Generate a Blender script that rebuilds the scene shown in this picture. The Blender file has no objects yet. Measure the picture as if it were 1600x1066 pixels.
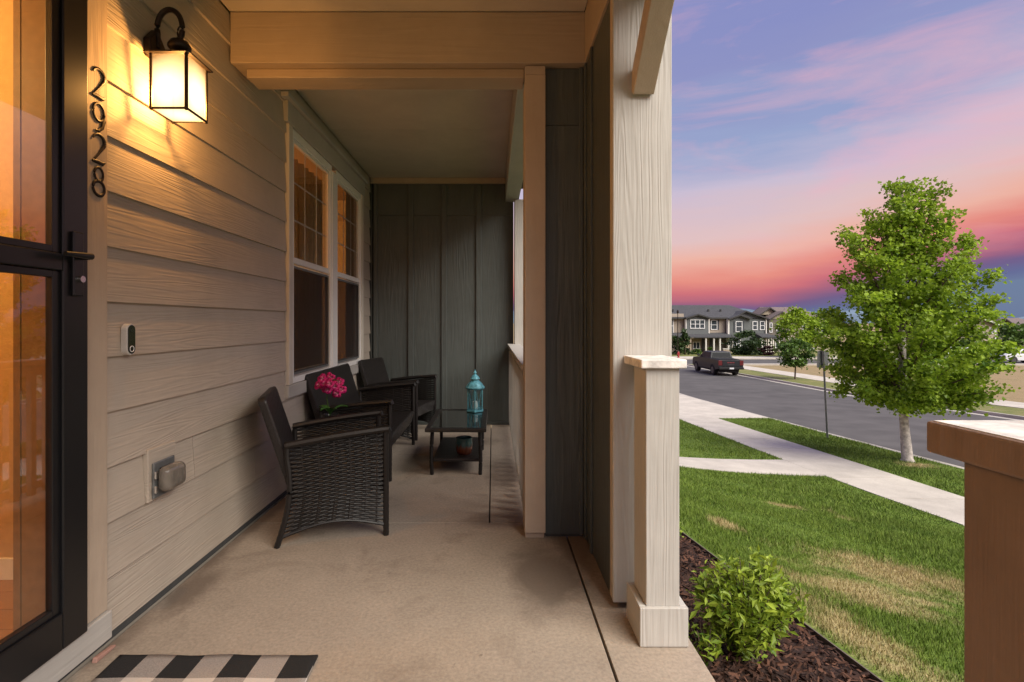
import bpy, math, random
import numpy as np
from mathutils import Vector, Matrix
R = math.radians
random.seed(7); rng = np.random.default_rng(7)
S = bpy.context.scene
C = S.collection

# ------------------------------------------------------------------ camera
CAMZ = 1.2                       # eye height above the porch slab (z = 0)
F = 800.0                        # focal length in photo pixels (1600 wide): an 18 mm lens
VX, VY = 770.0, 504.0            # vanishing point of the porch in the photo
cd = bpy.data.cameras.new('camera'); cam = bpy.data.objects.new('camera', cd); C.objects.link(cam)
cam.location = (0, 0, CAMZ); cam.rotation_euler = (R(90), 0, 0)
cd.sensor_width = 36; cd.lens = 18.0
cd.shift_x = (800 - VX) / 1600; cd.shift_y = (VY - 533) / 1600
cd.clip_start = 0.05; cd.clip_end = 20000
S.camera = cam

# ------------------------------------------------------------------ world: sunset sky
SUN_EL, SUN_AZ = 46.0, 138.0     # azimuth clockwise from +Y: high behind the camera to the right, veiled
w = bpy.data.worlds.new('World'); S.world = w; w.use_nodes = True
nt = w.node_tree; nt.nodes.clear()
def wn(t, **k):
    n = nt.nodes.new(t)
    for a, b in k.items(): setattr(n, a, b)
    return n
def s2l(c):
    return tuple(((v/255)/12.92 if v/255 <= .04045 else ((v/255+.055)/1.055)**2.4) for v in c) + (1,)
tc = wn('ShaderNodeTexCoord'); sep = wn('ShaderNodeSeparateXYZ'); nt.links.new(tc.outputs['Generated'], sep.inputs[0])
# streaky coordinates for the cloud bands
mp = wn('ShaderNodeMapping'); mp.inputs['Scale'].default_value = (1.3, 1.3, 9.0); nt.links.new(tc.outputs['Generated'], mp.inputs[0])
n1 = wn('ShaderNodeTexNoise'); n1.inputs['Scale'].default_value = 1.6; n1.inputs['Detail'].default_value = 5; n1.inputs['Roughness'].default_value = .55
nt.links.new(mp.outputs[0], n1.inputs['Vector'])
m1 = wn('ShaderNodeMath', operation='MULTIPLY_ADD'); m1.inputs[1].default_value = .20; m1.inputs[2].default_value = -.10
nt.links.new(n1.outputs[0], m1.inputs[0])
# elevation scaled by distance keeps the bands narrow near the horizon
m2 = wn('ShaderNodeMath', operation='MULTIPLY'); nt.links.new(m1.outputs[0], m2.inputs[0])
m2b = wn('ShaderNodeMath', operation='MULTIPLY_ADD'); m2b.inputs[1].default_value = 2.6; m2b.inputs[2].default_value = .10; m2b.use_clamp = True
nt.links.new(sep.outputs['Z'], m2b.inputs[0]); nt.links.new(m2b.outputs[0], m2.inputs[1])
# the dark bank stands higher towards the right (north-east)
mx = wn('ShaderNodeMath', operation='MULTIPLY_ADD'); mx.inputs[1].default_value = -.22; mx.inputs[2].default_value = .105
nt.links.new(sep.outputs['X'], mx.inputs[0])
mxc = wn('ShaderNodeClamp'); mxc.inputs['Min'].default_value = -.055; mxc.inputs['Max'].default_value = .004; nt.links.new(mx.outputs[0], mxc.inputs[0])
m3 = wn('ShaderNodeMath', operation='ADD'); nt.links.new(sep.outputs['Z'], m3.inputs[0]); nt.links.new(m2.outputs[0], m3.inputs[1])
m4 = wn('ShaderNodeMath', operation='ADD'); nt.links.new(m3.outputs[0], m4.inputs[0]); nt.links.new(mxc.outputs[0], m4.inputs[1])
ramp = wn('ShaderNodeValToRGB'); nt.links.new(m4.outputs[0], ramp.inputs[0])
stops = [(0.0, (98, 116, 152)), (.012, (88, 92, 142)), (.028, (104, 76, 128)), (.042, (158, 82, 116)), (.058, (204, 98, 110)), (.08, (230, 134, 118)), (.115, (238, 176, 156)),
         (.16, (226, 190, 188)), (.23, (202, 188, 208)), (.31, (152, 164, 202)), (.42, (142, 146, 194)), (.6, (128, 136, 196)), (1.0, (104, 120, 184))]
el = ramp.color_ramp.elements
while len(el) < len(stops): el.new(.5)
for e, (p, c) in zip(el, stops): e.position = p; e.color = s2l(c)
# pink wisps
mpw = wn('ShaderNodeMapping'); mpw.inputs['Scale'].default_value = (1.5, 2.2, 6.5); mpw.inputs['Rotation'].default_value = (.25, .1, .3); mpw.inputs['Location'].default_value = (.55, .2, .1)
nt.links.new(tc.outputs['Generated'], mpw.inputs[0])
n2 = wn('ShaderNodeTexNoise'); n2.inputs['Scale'].default_value = 1.7; n2.inputs['Detail'].default_value = 7; n2.inputs['Roughness'].default_value = .6; n2.inputs['Distortion'].default_value = .5
nt.links.new(mpw.outputs[0], n2.inputs['Vector'])
r2 = wn('ShaderNodeMapRange'); r2.inputs[1].default_value = .49; r2.inputs[2].default_value = .75; r2.inputs[4].default_value = .62; nt.links.new(n2.outputs[0], r2.inputs[0])
hz = wn('ShaderNodeMapRange'); hz.inputs[1].default_value = .06; hz.inputs[2].default_value = .2; nt.links.new(sep.outputs['Z'], hz.inputs[0])
mw = wn('ShaderNodeMath', operation='MULTIPLY'); nt.links.new(r2.outputs[0], mw.inputs[0]); nt.links.new(hz.outputs[0], mw.inputs[1])
mixw = wn('ShaderNodeMix', data_type='RGBA'); nt.links.new(mw.outputs[0], mixw.inputs[0]); nt.links.new(ramp.outputs[0], mixw.inputs[6]); mixw.inputs[7].default_value = s2l((240, 178, 190))
bg = wn('ShaderNodeBackground'); bg.inputs[1].default_value = .48; nt.links.new(mixw.outputs[2], bg.inputs[0])
sky = wn('ShaderNodeTexSky'); sky.sky_type = 'NISHITA'; sky.sun_disc = False; sky.sun_elevation = R(SUN_EL); sky.sun_rotation = R(SUN_AZ)
bg2 = wn('ShaderNodeBackground'); bg2.inputs[1].default_value = .005; nt.links.new(sky.outputs[0], bg2.inputs[0])
ad = wn('ShaderNodeAddShader'); nt.links.new(bg.outputs[0], ad.inputs[0]); nt.links.new(bg2.outputs[0], ad.inputs[1])
wo = wn('ShaderNodeOutputWorld'); nt.links.new(ad.outputs[0], wo.inputs[0])

# ------------------------------------------------------------------ veiled sun
sl = bpy.data.lights.new('sun', 'SUN'); sl.energy = 3.4; sl.angle = R(54); sl.color = (1, .94, .83)
so = bpy.data.objects.new('sun', sl); C.objects.link(so)
d = Vector((math.sin(R(SUN_AZ))*math.cos(R(SUN_EL)), math.cos(R(SUN_AZ))*math.cos(R(SUN_EL)), math.sin(R(SUN_EL))))
so.rotation_euler = d.to_track_quat('Z', 'Y').to_euler(); so.location = (0, -20, 40)

S.view_settings.view_transform = 'Standard'; S.view_settings.look = 'None'; S.view_settings.gamma = 1
S.view_settings.exposure = 1.0; S.view_settings.use_curve_mapping = False
S.cycles.use_denoising = True; S.cycles.max_bounces = 10; S.cycles.transparent_max_bounces = 16
S.cycles.sample_clamp_indirect = 8; S.cycles.caustics_reflective = False; S.cycles.caustics_refractive = False

# ------------------------------------------------------------------ helpers
class MB:
    def __init__(s): s.v = []; s.f = []
    def add(s, vs, fs):
        o = len(s.v); s.v += [tuple(p) for p in vs]; s.f += [tuple(i+o for i in f) for f in fs]; return s
    def box(s, x0, x1, y0, y1, z0, z1, M=None):
        vs = [Vector((x, y, z)) for z in (z0, z1) for y in (y0, y1) for x in (x0, x1)]
        if M: vs = [M @ v for v in vs]
        return s.add(vs, [(0,2,3,1), (4,5,7,6), (0,1,5,4), (2,6,7,3), (0,4,6,2), (1,3,7,5)])
    def prism(s, poly, axis, a, b, M=None):
        n = len(poly); vs = []
        for t in (a, b):
            for p, q in poly:
                v = Vector((t, p, q)) if axis == 'x' else Vector((p, t, q)) if axis == 'y' else Vector((p, q, t))
                vs.append(M @ v if M else v)
        return s.add(vs, [tuple(range(n)), tuple(range(2*n-1, n-1, -1))] + [(i, n+i, n+(i+1) % n, (i+1) % n) for i in range(n)])
    def tube(s, pts, r, n=8, flat=1.0, cap=True):
        pts = [Vector(p) for p in pts]; m = len(pts)
        rr = r if isinstance(r, (list, tuple)) else [r]*m
        o = len(s.v); up = Vector((0, 0, 1))
        for i, p in enumerate(pts):
            t = (pts[min(i+1, m-1)] - pts[max(i-1, 0)]).normalized()
            a = t.cross(up)
            if a.length < .05: a = t.cross(Vector((1, 0, 0)))
            a.normalize(); b = a.cross(t).normalized()
            for k in range(n):
                an = 2*math.pi*k/n
                s.v.append(tuple(p + a*math.cos(an)*rr[i]*flat + b*math.sin(an)*rr[i]))
        for i in range(m-1):
            for k in range(n):
                k2 = (k+1) % n
                s.f.append((o+i*n+k, o+i*n+k2, o+(i+1)*n+k2, o+(i+1)*n+k))
        if cap:
            s.f.append(tuple(o+k for k in range(n-1, -1, -1))); s.f.append(tuple(o+(m-1)*n+k for k in range(n)))
        return s
    def lathe(s, prof, c=(0, 0, 0), n=24, ang0=0):
        o = len(s.v); m = len(prof)
        for r, z in prof:
            for k in range(n):
                a = 2*math.pi*k/n + ang0
                s.v.append((c[0]+r*math.cos(a), c[1]+r*math.sin(a), c[2]+z))
        for i in range(m-1):
            for k in range(n):
                k2 = (k+1) % n
                s.f.append((o+i*n+k, o+i*n+k2, o+(i+1)*n+k2, o+(i+1)*n+k))
        s.f.append(tuple(o+k for k in range(n-1, -1, -1))); s.f.append(tuple(o+(m-1)*n+k for k in range(n)))
        return s
    def build(s, name, mat, parent=None, world=True, bevel=0, smooth=False, kind=None):
        off = parent.location if (parent is not None and world and parent.type == 'EMPTY') else Vector((0, 0, 0))
        me = bpy.data.meshes.new(name)
        me.from_pydata([(x-off[0], y-off[1], z-off[2]) for x, y, z in s.v], [], s.f); me.update()
        return obj(name, me, mat, parent, bevel, smooth, kind)
def obj(name, me, mat, parent=None, bevel=0, smooth=False, kind=None):
    if mat: me.materials.append(mat)
    o = bpy.data.objects.new(name, me); C.objects.link(o)
    if parent is not None: o.parent = parent
    if smooth:
        me.polygons.foreach_set('use_smooth', [True]*len(me.polygons))
        try: me.set_sharp_from_angle(angle=R(40))
        except Exception: pass
    if bevel:
        b = o.modifiers.new('bevel', 'BEVEL'); b.width = bevel; b.segments = 2; b.limit_method = 'ANGLE'; b.angle_limit = R(40)
    if kind: o['kind'] = kind
    return o
def tag(o, label, cat, group=None, kind=None):
    if label: o['label'] = label
    if cat: o['category'] = cat
    if group: o['group'] = group
    if kind: o['kind'] = kind
    return o
def thing(name, label, cat, loc=(0, 0, 0), rz=0, group=None):
    o = bpy.data.objects.new(name, None); C.objects.link(o); o.location = loc; o.rotation_euler = (0, 0, rz); o.empty_display_size = .1
    return tag(o, label, cat, group)
def bx(name, mat, parent, x0, x1, y0, y1, z0, z1, bevel=0, M=None):
    return MB().box(x0, x1, y0, y1, z0, z1, M).build(name, mat, parent, bevel=bevel)
def copy_tree(o, parent=None):
    c = o.copy(); C.objects.link(c); c.parent = parent
    for ch in list(o.children): copy_tree(ch, c)
    return c
def P(px, py, Y): return Vector(((px-VX)/F*Y, Y, CAMZ-(py-VY)/F*Y))
def quads(name, V, mat, parent=None, rnd=None, kind=None, n=4):
    """V: (N, n, 3) array of separate n-gons; rnd: (N,) value stored per corner for colour variation"""
    N = len(V); me = bpy.data.meshes.new(name)
    me.vertices.add(N*n); me.vertices.foreach_set('co', np.ascontiguousarray(V, dtype=np.float32).ravel())
    me.loops.add(N*n); me.loops.foreach_set('vertex_index', np.arange(N*n, dtype=np.int32))
    me.polygons.add(N); me.polygons.foreach_set('loop_start', np.arange(0, N*n, n, dtype=np.int32))
    me.polygons.foreach_set('loop_total', np.full(N, n, dtype=np.int32))
    if rnd is not None:
        at = me.attributes.new('rnd', 'FLOAT', 'POINT'); at.data.foreach_set('value', np.repeat(rnd, n).astype(np.float32))
    me.update(calc_edges=True)
    return obj(name, me, mat, parent, kind=kind)

# ------------------------------------------------------------------ materials
def mat(name):
    m = bpy.data.materials.new(name); m.use_nodes = True
    n = m.node_tree; return m, n, n.nodes['Principled BSDF']
def nd(n, t, **k):
    x = n.nodes.new(t)
    for a, b in k.items(): setattr(x, a, b)
    return x
def setin(x, **k):
    for a, b in k.items(): x.inputs[a.replace('_', ' ')].default_value = b
    return x
def col(c): return (*c, 1)
def simple(name, c, rough=.5, metal=0, var=.12, scale=30, bump=0, bscale=200, spec=.5):
    m, n, p = mat(name)
    t = nd(n, 'ShaderNodeTexCoord'); no = setin(nd(n, 'ShaderNodeTexNoise'), Scale=scale, Detail=5)
    n.links.new(t.outputs['Object'], no.inputs['Vector'])
    mr = nd(n, 'ShaderNodeMapRange'); mr.inputs[3].default_value = 1-var; mr.inputs[4].default_value = 1+var; mr.inputs[1].default_value = .3; mr.inputs[2].default_value = .7
    n.links.new(no.outputs[0], mr.inputs[0])
    mx = nd(n, 'ShaderNodeMix', data_type='RGBA', blend_type='MULTIPLY'); mx.inputs[0].default_value = 1; mx.inputs[6].default_value = col(c)
    n.links.new(mr.outputs[0], mx.inputs[7]); n.links.new(mx.outputs[2], p.inputs['Base Color'])
    setin(p, Roughness=rough, Metallic=metal); p.inputs['Specular IOR Level'].default_value = spec
    if bump:
        b = setin(nd(n, 'ShaderNodeTexNoise'), Scale=bscale, Detail=3); n.links.new(t.outputs['Object'], b.inputs['Vector'])
        bm = nd(n, 'ShaderNodeBump'); setin(bm, Strength=bump, Distance=.003); n.links.new(b.outputs[0], bm.inputs['Height']); n.links.new(bm.outputs[0], p.inputs['Normal'])
    return m
def grain(name, c, axis='y', rings=55, strength=.55, rough=.62, dist=.0025, var=.10, sc=(9, .9)):
    """painted fibre-cement / wood with an embossed cathedral grain running along axis"""
    m, n, p = mat(name)
    t = nd(n, 'ShaderNodeTexCoord'); oi = nd(n, 'ShaderNodeObjectInfo')
    rs = nd(n, 'ShaderNodeVectorMath', operation='SCALE'); rs.inputs[0].default_value = (37, 53, 71); n.links.new(oi.outputs['Random'], rs.inputs['Scale'])
    ad = nd(n, 'ShaderNodeVectorMath', operation='ADD'); n.links.new(t.outputs['Object'], ad.inputs[0]); n.links.new(rs.outputs[0], ad.inputs[1])
    mp = nd(n, 'ShaderNodeMapping'); mp.inputs['Scale'].default_value = {'y': (sc[0], sc[1], sc[0]), 'z': (sc[0], sc[0], sc[1]), 'x': (sc[1], sc[0], sc[0])}[axis]
    n.links.new(ad.outputs[0], mp.inputs[0])
    a = setin(nd(n, 'ShaderNodeTexNoise'), Scale=1.0, Detail=2, Roughness=.45); n.links.new(mp.outputs[0], a.inputs['Vector'])
    k = nd(n, 'ShaderNodeMath', operation='MULTIPLY'); k.inputs[1].default_value = rings*2; n.links.new(a.outputs[0], k.inputs[0])
    sn = nd(n, 'ShaderNodeMath', operation='SINE'); n.links.new(k.outputs[0], sn.inputs[0])
    mp2 = nd(n, 'ShaderNodeMapping'); mp2.inputs['Scale'].default_value = {'y': (160, 6, 160), 'z': (160, 160, 6), 'x': (6, 160, 160)}[axis]
    n.links.new(ad.outputs[0], mp2.inputs[0])
    f = setin(nd(n, 'ShaderNodeTexNoise'), Scale=1.0, Detail=3); n.links.new(mp2.outputs[0], f.inputs['Vector'])
    # the emboss fades in and out over the board
    pt = setin(nd(n, 'ShaderNodeTexNoise'), Scale=2.2, Detail=2); n.links.new(ad.outputs[0], pt.inputs['Vector'])
    pm = nd(n, 'ShaderNodeMapRange'); pm.inputs[1].default_value = .35; pm.inputs[2].default_value = .65; pm.inputs[3].default_value = .25; n.links.new(pt.outputs[0], pm.inputs[0])
    s1 = nd(n, 'ShaderNodeMath', operation='MULTIPLY'); n.links.new(sn.outputs[0], s1.inputs[0]); n.links.new(pm.outputs[0], s1.inputs[1])
    h = nd(n, 'ShaderNodeMath', operation='MULTIPLY_ADD'); h.inputs[1].default_value = .5; n.links.new(s1.outputs[0], h.inputs[0]); n.links.new(f.outputs[0], h.inputs[2])
    bm = nd(n, 'ShaderNodeBump'); setin(bm, Strength=strength, Distance=dist); n.links.new(h.outputs[0], bm.inputs['Height']); n.links.new(bm.outputs[0], p.inputs['Normal'])
    # dirt and fading
    cn = setin(nd(n, 'ShaderNodeTexNoise'), Scale=3.0, Detail=6, Roughness=.65); n.links.new(ad.outputs[0], cn.inputs['Vector'])
    mr = nd(n, 'ShaderNodeMapRange'); mr.inputs[1].default_value = .3; mr.inputs[2].default_value = .7; mr.inputs[3].default_value = 1-var; mr.inputs[4].default_value = 1+var*.6
    n.links.new(cn.outputs[0], mr.inputs[0])
    mx = nd(n, 'ShaderNodeMix', data_type='RGBA', blend_type='MULTIPLY'); mx.inputs[0].default_value = 1; mx.inputs[6].default_value = col(c)
    n.links.new(mr.outputs[0], mx.inputs[7]); n.links.new(mx.outputs[2], p.inputs['Base Color']); setin(p, Roughness=rough)
    return m
def concrete(name, c, stain=(.16, .12, .09), amt=.5, bump=.25, spots=()):
    m, n, p = mat(name); t = nd(n, 'ShaderNodeTexCoord')
    a = setin(nd(n, 'ShaderNodeTexNoise'), Scale=1.3, Detail=7, Roughness=.62); n.links.new(t.outputs['Object'], a.inputs['Vector'])
    r = nd(n, 'ShaderNodeMapRange'); r.inputs[1].default_value = .3; r.inputs[2].default_value = .7; r.inputs[3].default_value = .82; r.inputs[4].default_value = 1.12; n.links.new(a.outputs[0], r.inputs[0])
    f = setin(nd(n, 'ShaderNodeTexNoise'), Scale=70, Detail=4, Roughness=.7); n.links.new(t.outputs['Object'], f.inputs['Vector'])
    r2 = nd(n, 'ShaderNodeMapRange'); r2.inputs[1].default_value = .3; r2.inputs[2].default_value = .7; r2.inputs[3].default_value = .78; r2.inputs[4].default_value = 1.18; n.links.new(f.outputs[0], r2.inputs[0])
    mu = nd(n, 'ShaderNodeMath', operation='MULTIPLY'); n.links.new(r.outputs[0], mu.inputs[0]); n.links.new(r2.outputs[0], mu.inputs[1])
    mx = nd(n, 'ShaderNodeMix', data_type='RGBA', blend_type='MULTIPLY'); mx.inputs[0].default_value = 1; mx.inputs[6].default_value = col(c); n.links.new(mu.outputs[0], mx.inputs[7])
    s = setin(nd(n, 'ShaderNodeTexNoise'), Scale=2.4, Detail=8, Roughness=.7, Distortion=.6); n.links.new(t.outputs['Object'], s.inputs['Vector'])
    r3 = nd(n, 'ShaderNodeMapRange'); r3.inputs[1].default_value = .54; r3.inputs[2].default_value = .76; r3.inputs[4].default_value = amt; n.links.new(s.outputs[0], r3.inputs[0])
    acc = r3.outputs[0]
    for (cx, cy, rx, ry) in spots:
        pm = nd(n, 'ShaderNodeMapping'); pm.vector_type = 'TEXTURE'; pm.inputs['Location'].default_value = (cx, cy, 0); pm.inputs['Scale'].default_value = (rx, ry, 1e4); n.links.new(t.outputs['Object'], pm.inputs[0])
        le = nd(n, 'ShaderNodeVectorMath', operation='LENGTH'); n.links.new(pm.outputs[0], le.inputs[0])
        sb = nd(n, 'ShaderNodeMath', operation='MULTIPLY_ADD'); sb.inputs[1].default_value = -2.2; n.links.new(s.outputs[0], sb.inputs[0]); n.links.new(le.outputs['Value'], sb.inputs[2])
        sr = nd(n, 'ShaderNodeMapRange'); sr.inputs[1].default_value = .1; sr.inputs[2].default_value = -.55; sr.inputs[4].default_value = .8; n.links.new(sb.outputs[0], sr.inputs[0])
        mxx = nd(n, 'ShaderNodeMath', operation='MAXIMUM'); n.links.new(acc, mxx.inputs[0]); n.links.new(sr.outputs[0], mxx.inputs[1]); acc = mxx.outputs[0]
    if spots:   # small dark specks of dirt
        dk = setin(nd(n, 'ShaderNodeTexNoise'), Scale=17, Detail=3, Roughness=.6); n.links.new(t.outputs['Object'], dk.inputs['Vector'])
        dr_ = nd(n, 'ShaderNodeMapRange'); dr_.inputs[1].default_value = .70; dr_.inputs[2].default_value = .76; dr_.inputs[4].default_value = .8; n.links.new(dk.outputs[0], dr_.inputs[0])
        mxx = nd(n, 'ShaderNodeMath', operation='MAXIMUM'); n.links.new(acc, mxx.inputs[0]); n.links.new(dr_.outputs[0], mxx.inputs[1]); acc = mxx.outputs[0]
    m2 = nd(n, 'ShaderNodeMix', data_type='RGBA'); n.links.new(acc, m2.inputs[0]); n.links.new(mx.outputs[2], m2.inputs[6]); m2.inputs[7].default_value = col(stain)
    n.links.new(m2.outputs[2], p.inputs['Base Color']); setin(p, Roughness=.8); p.inputs['Specular IOR Level'].default_value = .3
    bm = nd(n, 'ShaderNodeBump'); setin(bm, Strength=bump, Distance=.003); n.links.new(f.outputs[0], bm.inputs['Height']); n.links.new(bm.outputs[0], p.inputs['Normal'])
    return m
def glass(name, tint=(1, 1, 1), refl=1.0):
    m, n, p = mat(name); n.nodes.remove(p)
    tr = nd(n, 'ShaderNodeBsdfTransparent'); tr.inputs[0].default_value = col(tint)
    gl = nd(n, 'ShaderNodeBsdfGlossy'); setin(gl, Roughness=.01)
    fr = nd(n, 'ShaderNodeFresnel'); gb = nd(n, 'ShaderNodeNewGeometry'); ir = nd(n, 'ShaderNodeMapRange'); ir.inputs[3].default_value = 1.5; ir.inputs[4].default_value = 1/1.5
    n.links.new(gb.outputs['Backfacing'], ir.inputs[0]); n.links.new(ir.outputs[0], fr.inputs['IOR']); k = nd(n, 'ShaderNodeMath', operation='MULTIPLY'); k.inputs[1].default_value = refl; k.use_clamp = True
    n.links.new(fr.outputs[0], k.inputs[0])
    mx = nd(n, 'ShaderNodeMixShader'); n.links.new(k.outputs[0], mx.inputs[0]); n.links.new(tr.outputs[0], mx.inputs[1]); n.links.new(gl.outputs[0], mx.inputs[2])
    n.links.new(mx.outputs[0], n.nodes['Material Output'].inputs[0]); return m
def foliage(name, dark, light, trans=.35, rough=.5):
    """per-leaf colour from the stored random value, with some light let through"""
    m, n, p = mat(name); at = nd(n, 'ShaderNodeAttribute'); at.attribute_name = 'rnd'
    rp = nd(n, 'ShaderNodeValToRGB'); rp.color_ramp.elements[0].color = col(dark); rp.color_ramp.elements[1].color = col(light)
    n.links.new(at.outputs['Fac'], rp.inputs[0]); n.links.new(rp.outputs[0], p.inputs['Base Color']); setin(p, Roughness=rough); p.inputs['Specular IOR Level'].default_value = .35
    tl = nd(n, 'ShaderNodeBsdfTranslucent'); n.links.new(rp.outputs[0], tl.inputs[0])
    mx = nd(n, 'ShaderNodeMixShader'); mx.inputs[0].default_value = trans
    n.links.new(p.outputs[0], mx.inputs[1]); n.links.new(tl.outputs[0], mx.inputs[2]); n.links.new(mx.outputs[0], n.nodes['Material Output'].inputs[0]); return m
PATCH = [(3.3, 4.25, .75, .55), (2.55, 3.55, .55, .35), (1.92, 2.75, .2, .65), (2.2, 2.15, .25, .2), (4.2, 7.3, .3, .2), (2.35, 5.2, .15, .3), (9.6, 11.6, .4, .3)]
def turf(name, blades=False, dry=.5, c1=(.07, .13, .014), c2=(.16, .225, .03), c3=(.42, .33, .165), thr=(.66, .8), patches=False):
    """grass colour with real straw-coloured patches of dead turf, by place"""
    m, n, p = mat(name); g = nd(n, 'ShaderNodeNewGeometry')
    mp = nd(n, 'ShaderNodeMapping'); mp.inputs['Scale'].default_value = (.75, .42, 0); mp.inputs['Location'].default_value = (4.2, 1.3, 0); n.links.new(g.outputs['Position'], mp.inputs[0])
    a = setin(nd(n, 'ShaderNodeTexNoise'), Scale=1.5, Detail=5, Roughness=.6); n.links.new(mp.outputs[0], a.inputs['Vector'])
    r = nd(n, 'ShaderNodeMapRange'); r.inputs[1].default_value = thr[0]; r.inputs[2].default_value = thr[1]; r.inputs[4].default_value = dry; n.links.new(a.outputs[0], r.inputs[0])
    if patches:
        fn = setin(nd(n, 'ShaderNodeTexNoise'), Scale=4.5, Detail=5, Roughness=.65); n.links.new(g.outputs['Position'], fn.inputs['Vector'])
        acc = r.outputs[0]
        for (cx, cy, rx, ry) in PATCH:
            pm = nd(n, 'ShaderNodeMapping'); pm.vector_type = 'TEXTURE'; pm.inputs['Location'].default_value = (cx, cy, 0); pm.inputs['Scale'].default_value = (rx, ry, 1e4); n.links.new(g.outputs['Position'], pm.inputs[0])
            le = nd(n, 'ShaderNodeVectorMath', operation='LENGTH'); n.links.new(pm.outputs[0], le.inputs[0])
            sb = nd(n, 'ShaderNodeMath', operation='MULTIPLY_ADD'); sb.inputs[1].default_value = 2.6; sb.inputs[2].default_value = -1.3; n.links.new(fn.outputs[0], sb.inputs[0])
            su = nd(n, 'ShaderNodeMath', operation='ADD'); n.links.new(le.outputs['Value'], su.inputs[0]); n.links.new(sb.outputs[0], su.inputs[1])
            sr = nd(n, 'ShaderNodeMapRange'); sr.inputs[1].default_value = 1.25; sr.inputs[2].default_value = .35; sr.inputs[4].default_value = dry; n.links.new(su.outputs[0], sr.inputs[0])
            mxx = nd(n, 'ShaderNodeMath', operation='MAXIMUM'); n.links.new(acc, mxx.inputs[0]); n.links.new(sr.outputs[0], mxx.inputs[1]); acc = mxx.outputs[0]
    else: acc = r.outputs[0]
    b = setin(nd(n, 'ShaderNodeTexNoise'), Scale=3.5 if not blades else 2.2, Detail=6, Roughness=.7); n.links.new(g.outputs['Position'], b.inputs['Vector'])
    if blades:
        at = nd(n, 'ShaderNodeAttribute'); at.attribute_name = 'rnd'
        av = nd(n, 'ShaderNodeMath', operation='MULTIPLY_ADD'); av.inputs[1].default_value = .55; n.links.new(at.outputs['Fac'], av.inputs[0])
        hb = nd(n, 'ShaderNodeMath', operation='MULTIPLY_ADD'); hb.inputs[1].default_value = 1.1; hb.inputs[2].default_value = -.33; n.links.new(b.outputs[0], hb.inputs[0]); n.links.new(hb.outputs[0], av.inputs[2])
        src = av.outputs[0]
        # dead blades: more of them inside a dry patch
        dd = nd(n, 'ShaderNodeMath', operation='MULTIPLY_ADD'); dd.inputs[1].default_value = -.75; n.links.new(at.outputs['Fac'], dd.inputs[0]); dd.inputs[2].default_value = .2
        d2 = nd(n, 'ShaderNodeMath', operation='MULTIPLY_ADD'); d2.inputs[1].default_value = 1.9; n.links.new(acc, d2.inputs[0]); n.links.new(dd.outputs[0], d2.inputs[2]); d2.use_clamp = True
        fac = d2.outputs[0]
    else:
        src = b.outputs[0]; fac = acc
    rp = nd(n, 'ShaderNodeValToRGB'); rp.color_ramp.elements[0].color = col(c1); rp.color_ramp.elements[1].color = col(c2); rp.color_ramp.elements[0].position = .2; rp.color_ramp.elements[1].position = .8
    n.links.new(src, rp.inputs[0])
    mx = nd(n, 'ShaderNodeMix', data_type='RGBA'); n.links.new(fac, mx.inputs[0]); n.links.new(rp.outputs[0], mx.inputs[6]); mx.inputs[7].default_value = col(c3)
    n.links.new(mx.outputs[2], p.inputs['Base Color']); setin(p, Roughness=.7); p.inputs['Specular IOR Level'].default_value = .25
    if not blades:
        f = setin(nd(n, 'ShaderNodeTexNoise'), Scale=45, Detail=4); n.links.new(g.outputs['Position'], f.inputs['Vector'])
        bm = nd(n, 'ShaderNodeBump'); setin(bm, Strength=.8, Distance=.03); n.links.new(f.outputs[0], bm.inputs['Height']); n.links.new(bm.outputs[0], p.inputs['Normal'])
    return m
def emit(name, c, s):
    m, n, p = mat(name); n.nodes.remove(p); e = nd(n, 'ShaderNodeEmission'); e.inputs[0].default_value = col(c); e.inputs[1].default_value = s
    n.links.new(e.outputs[0], n.nodes['Material Output'].inputs[0]); return m

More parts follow.
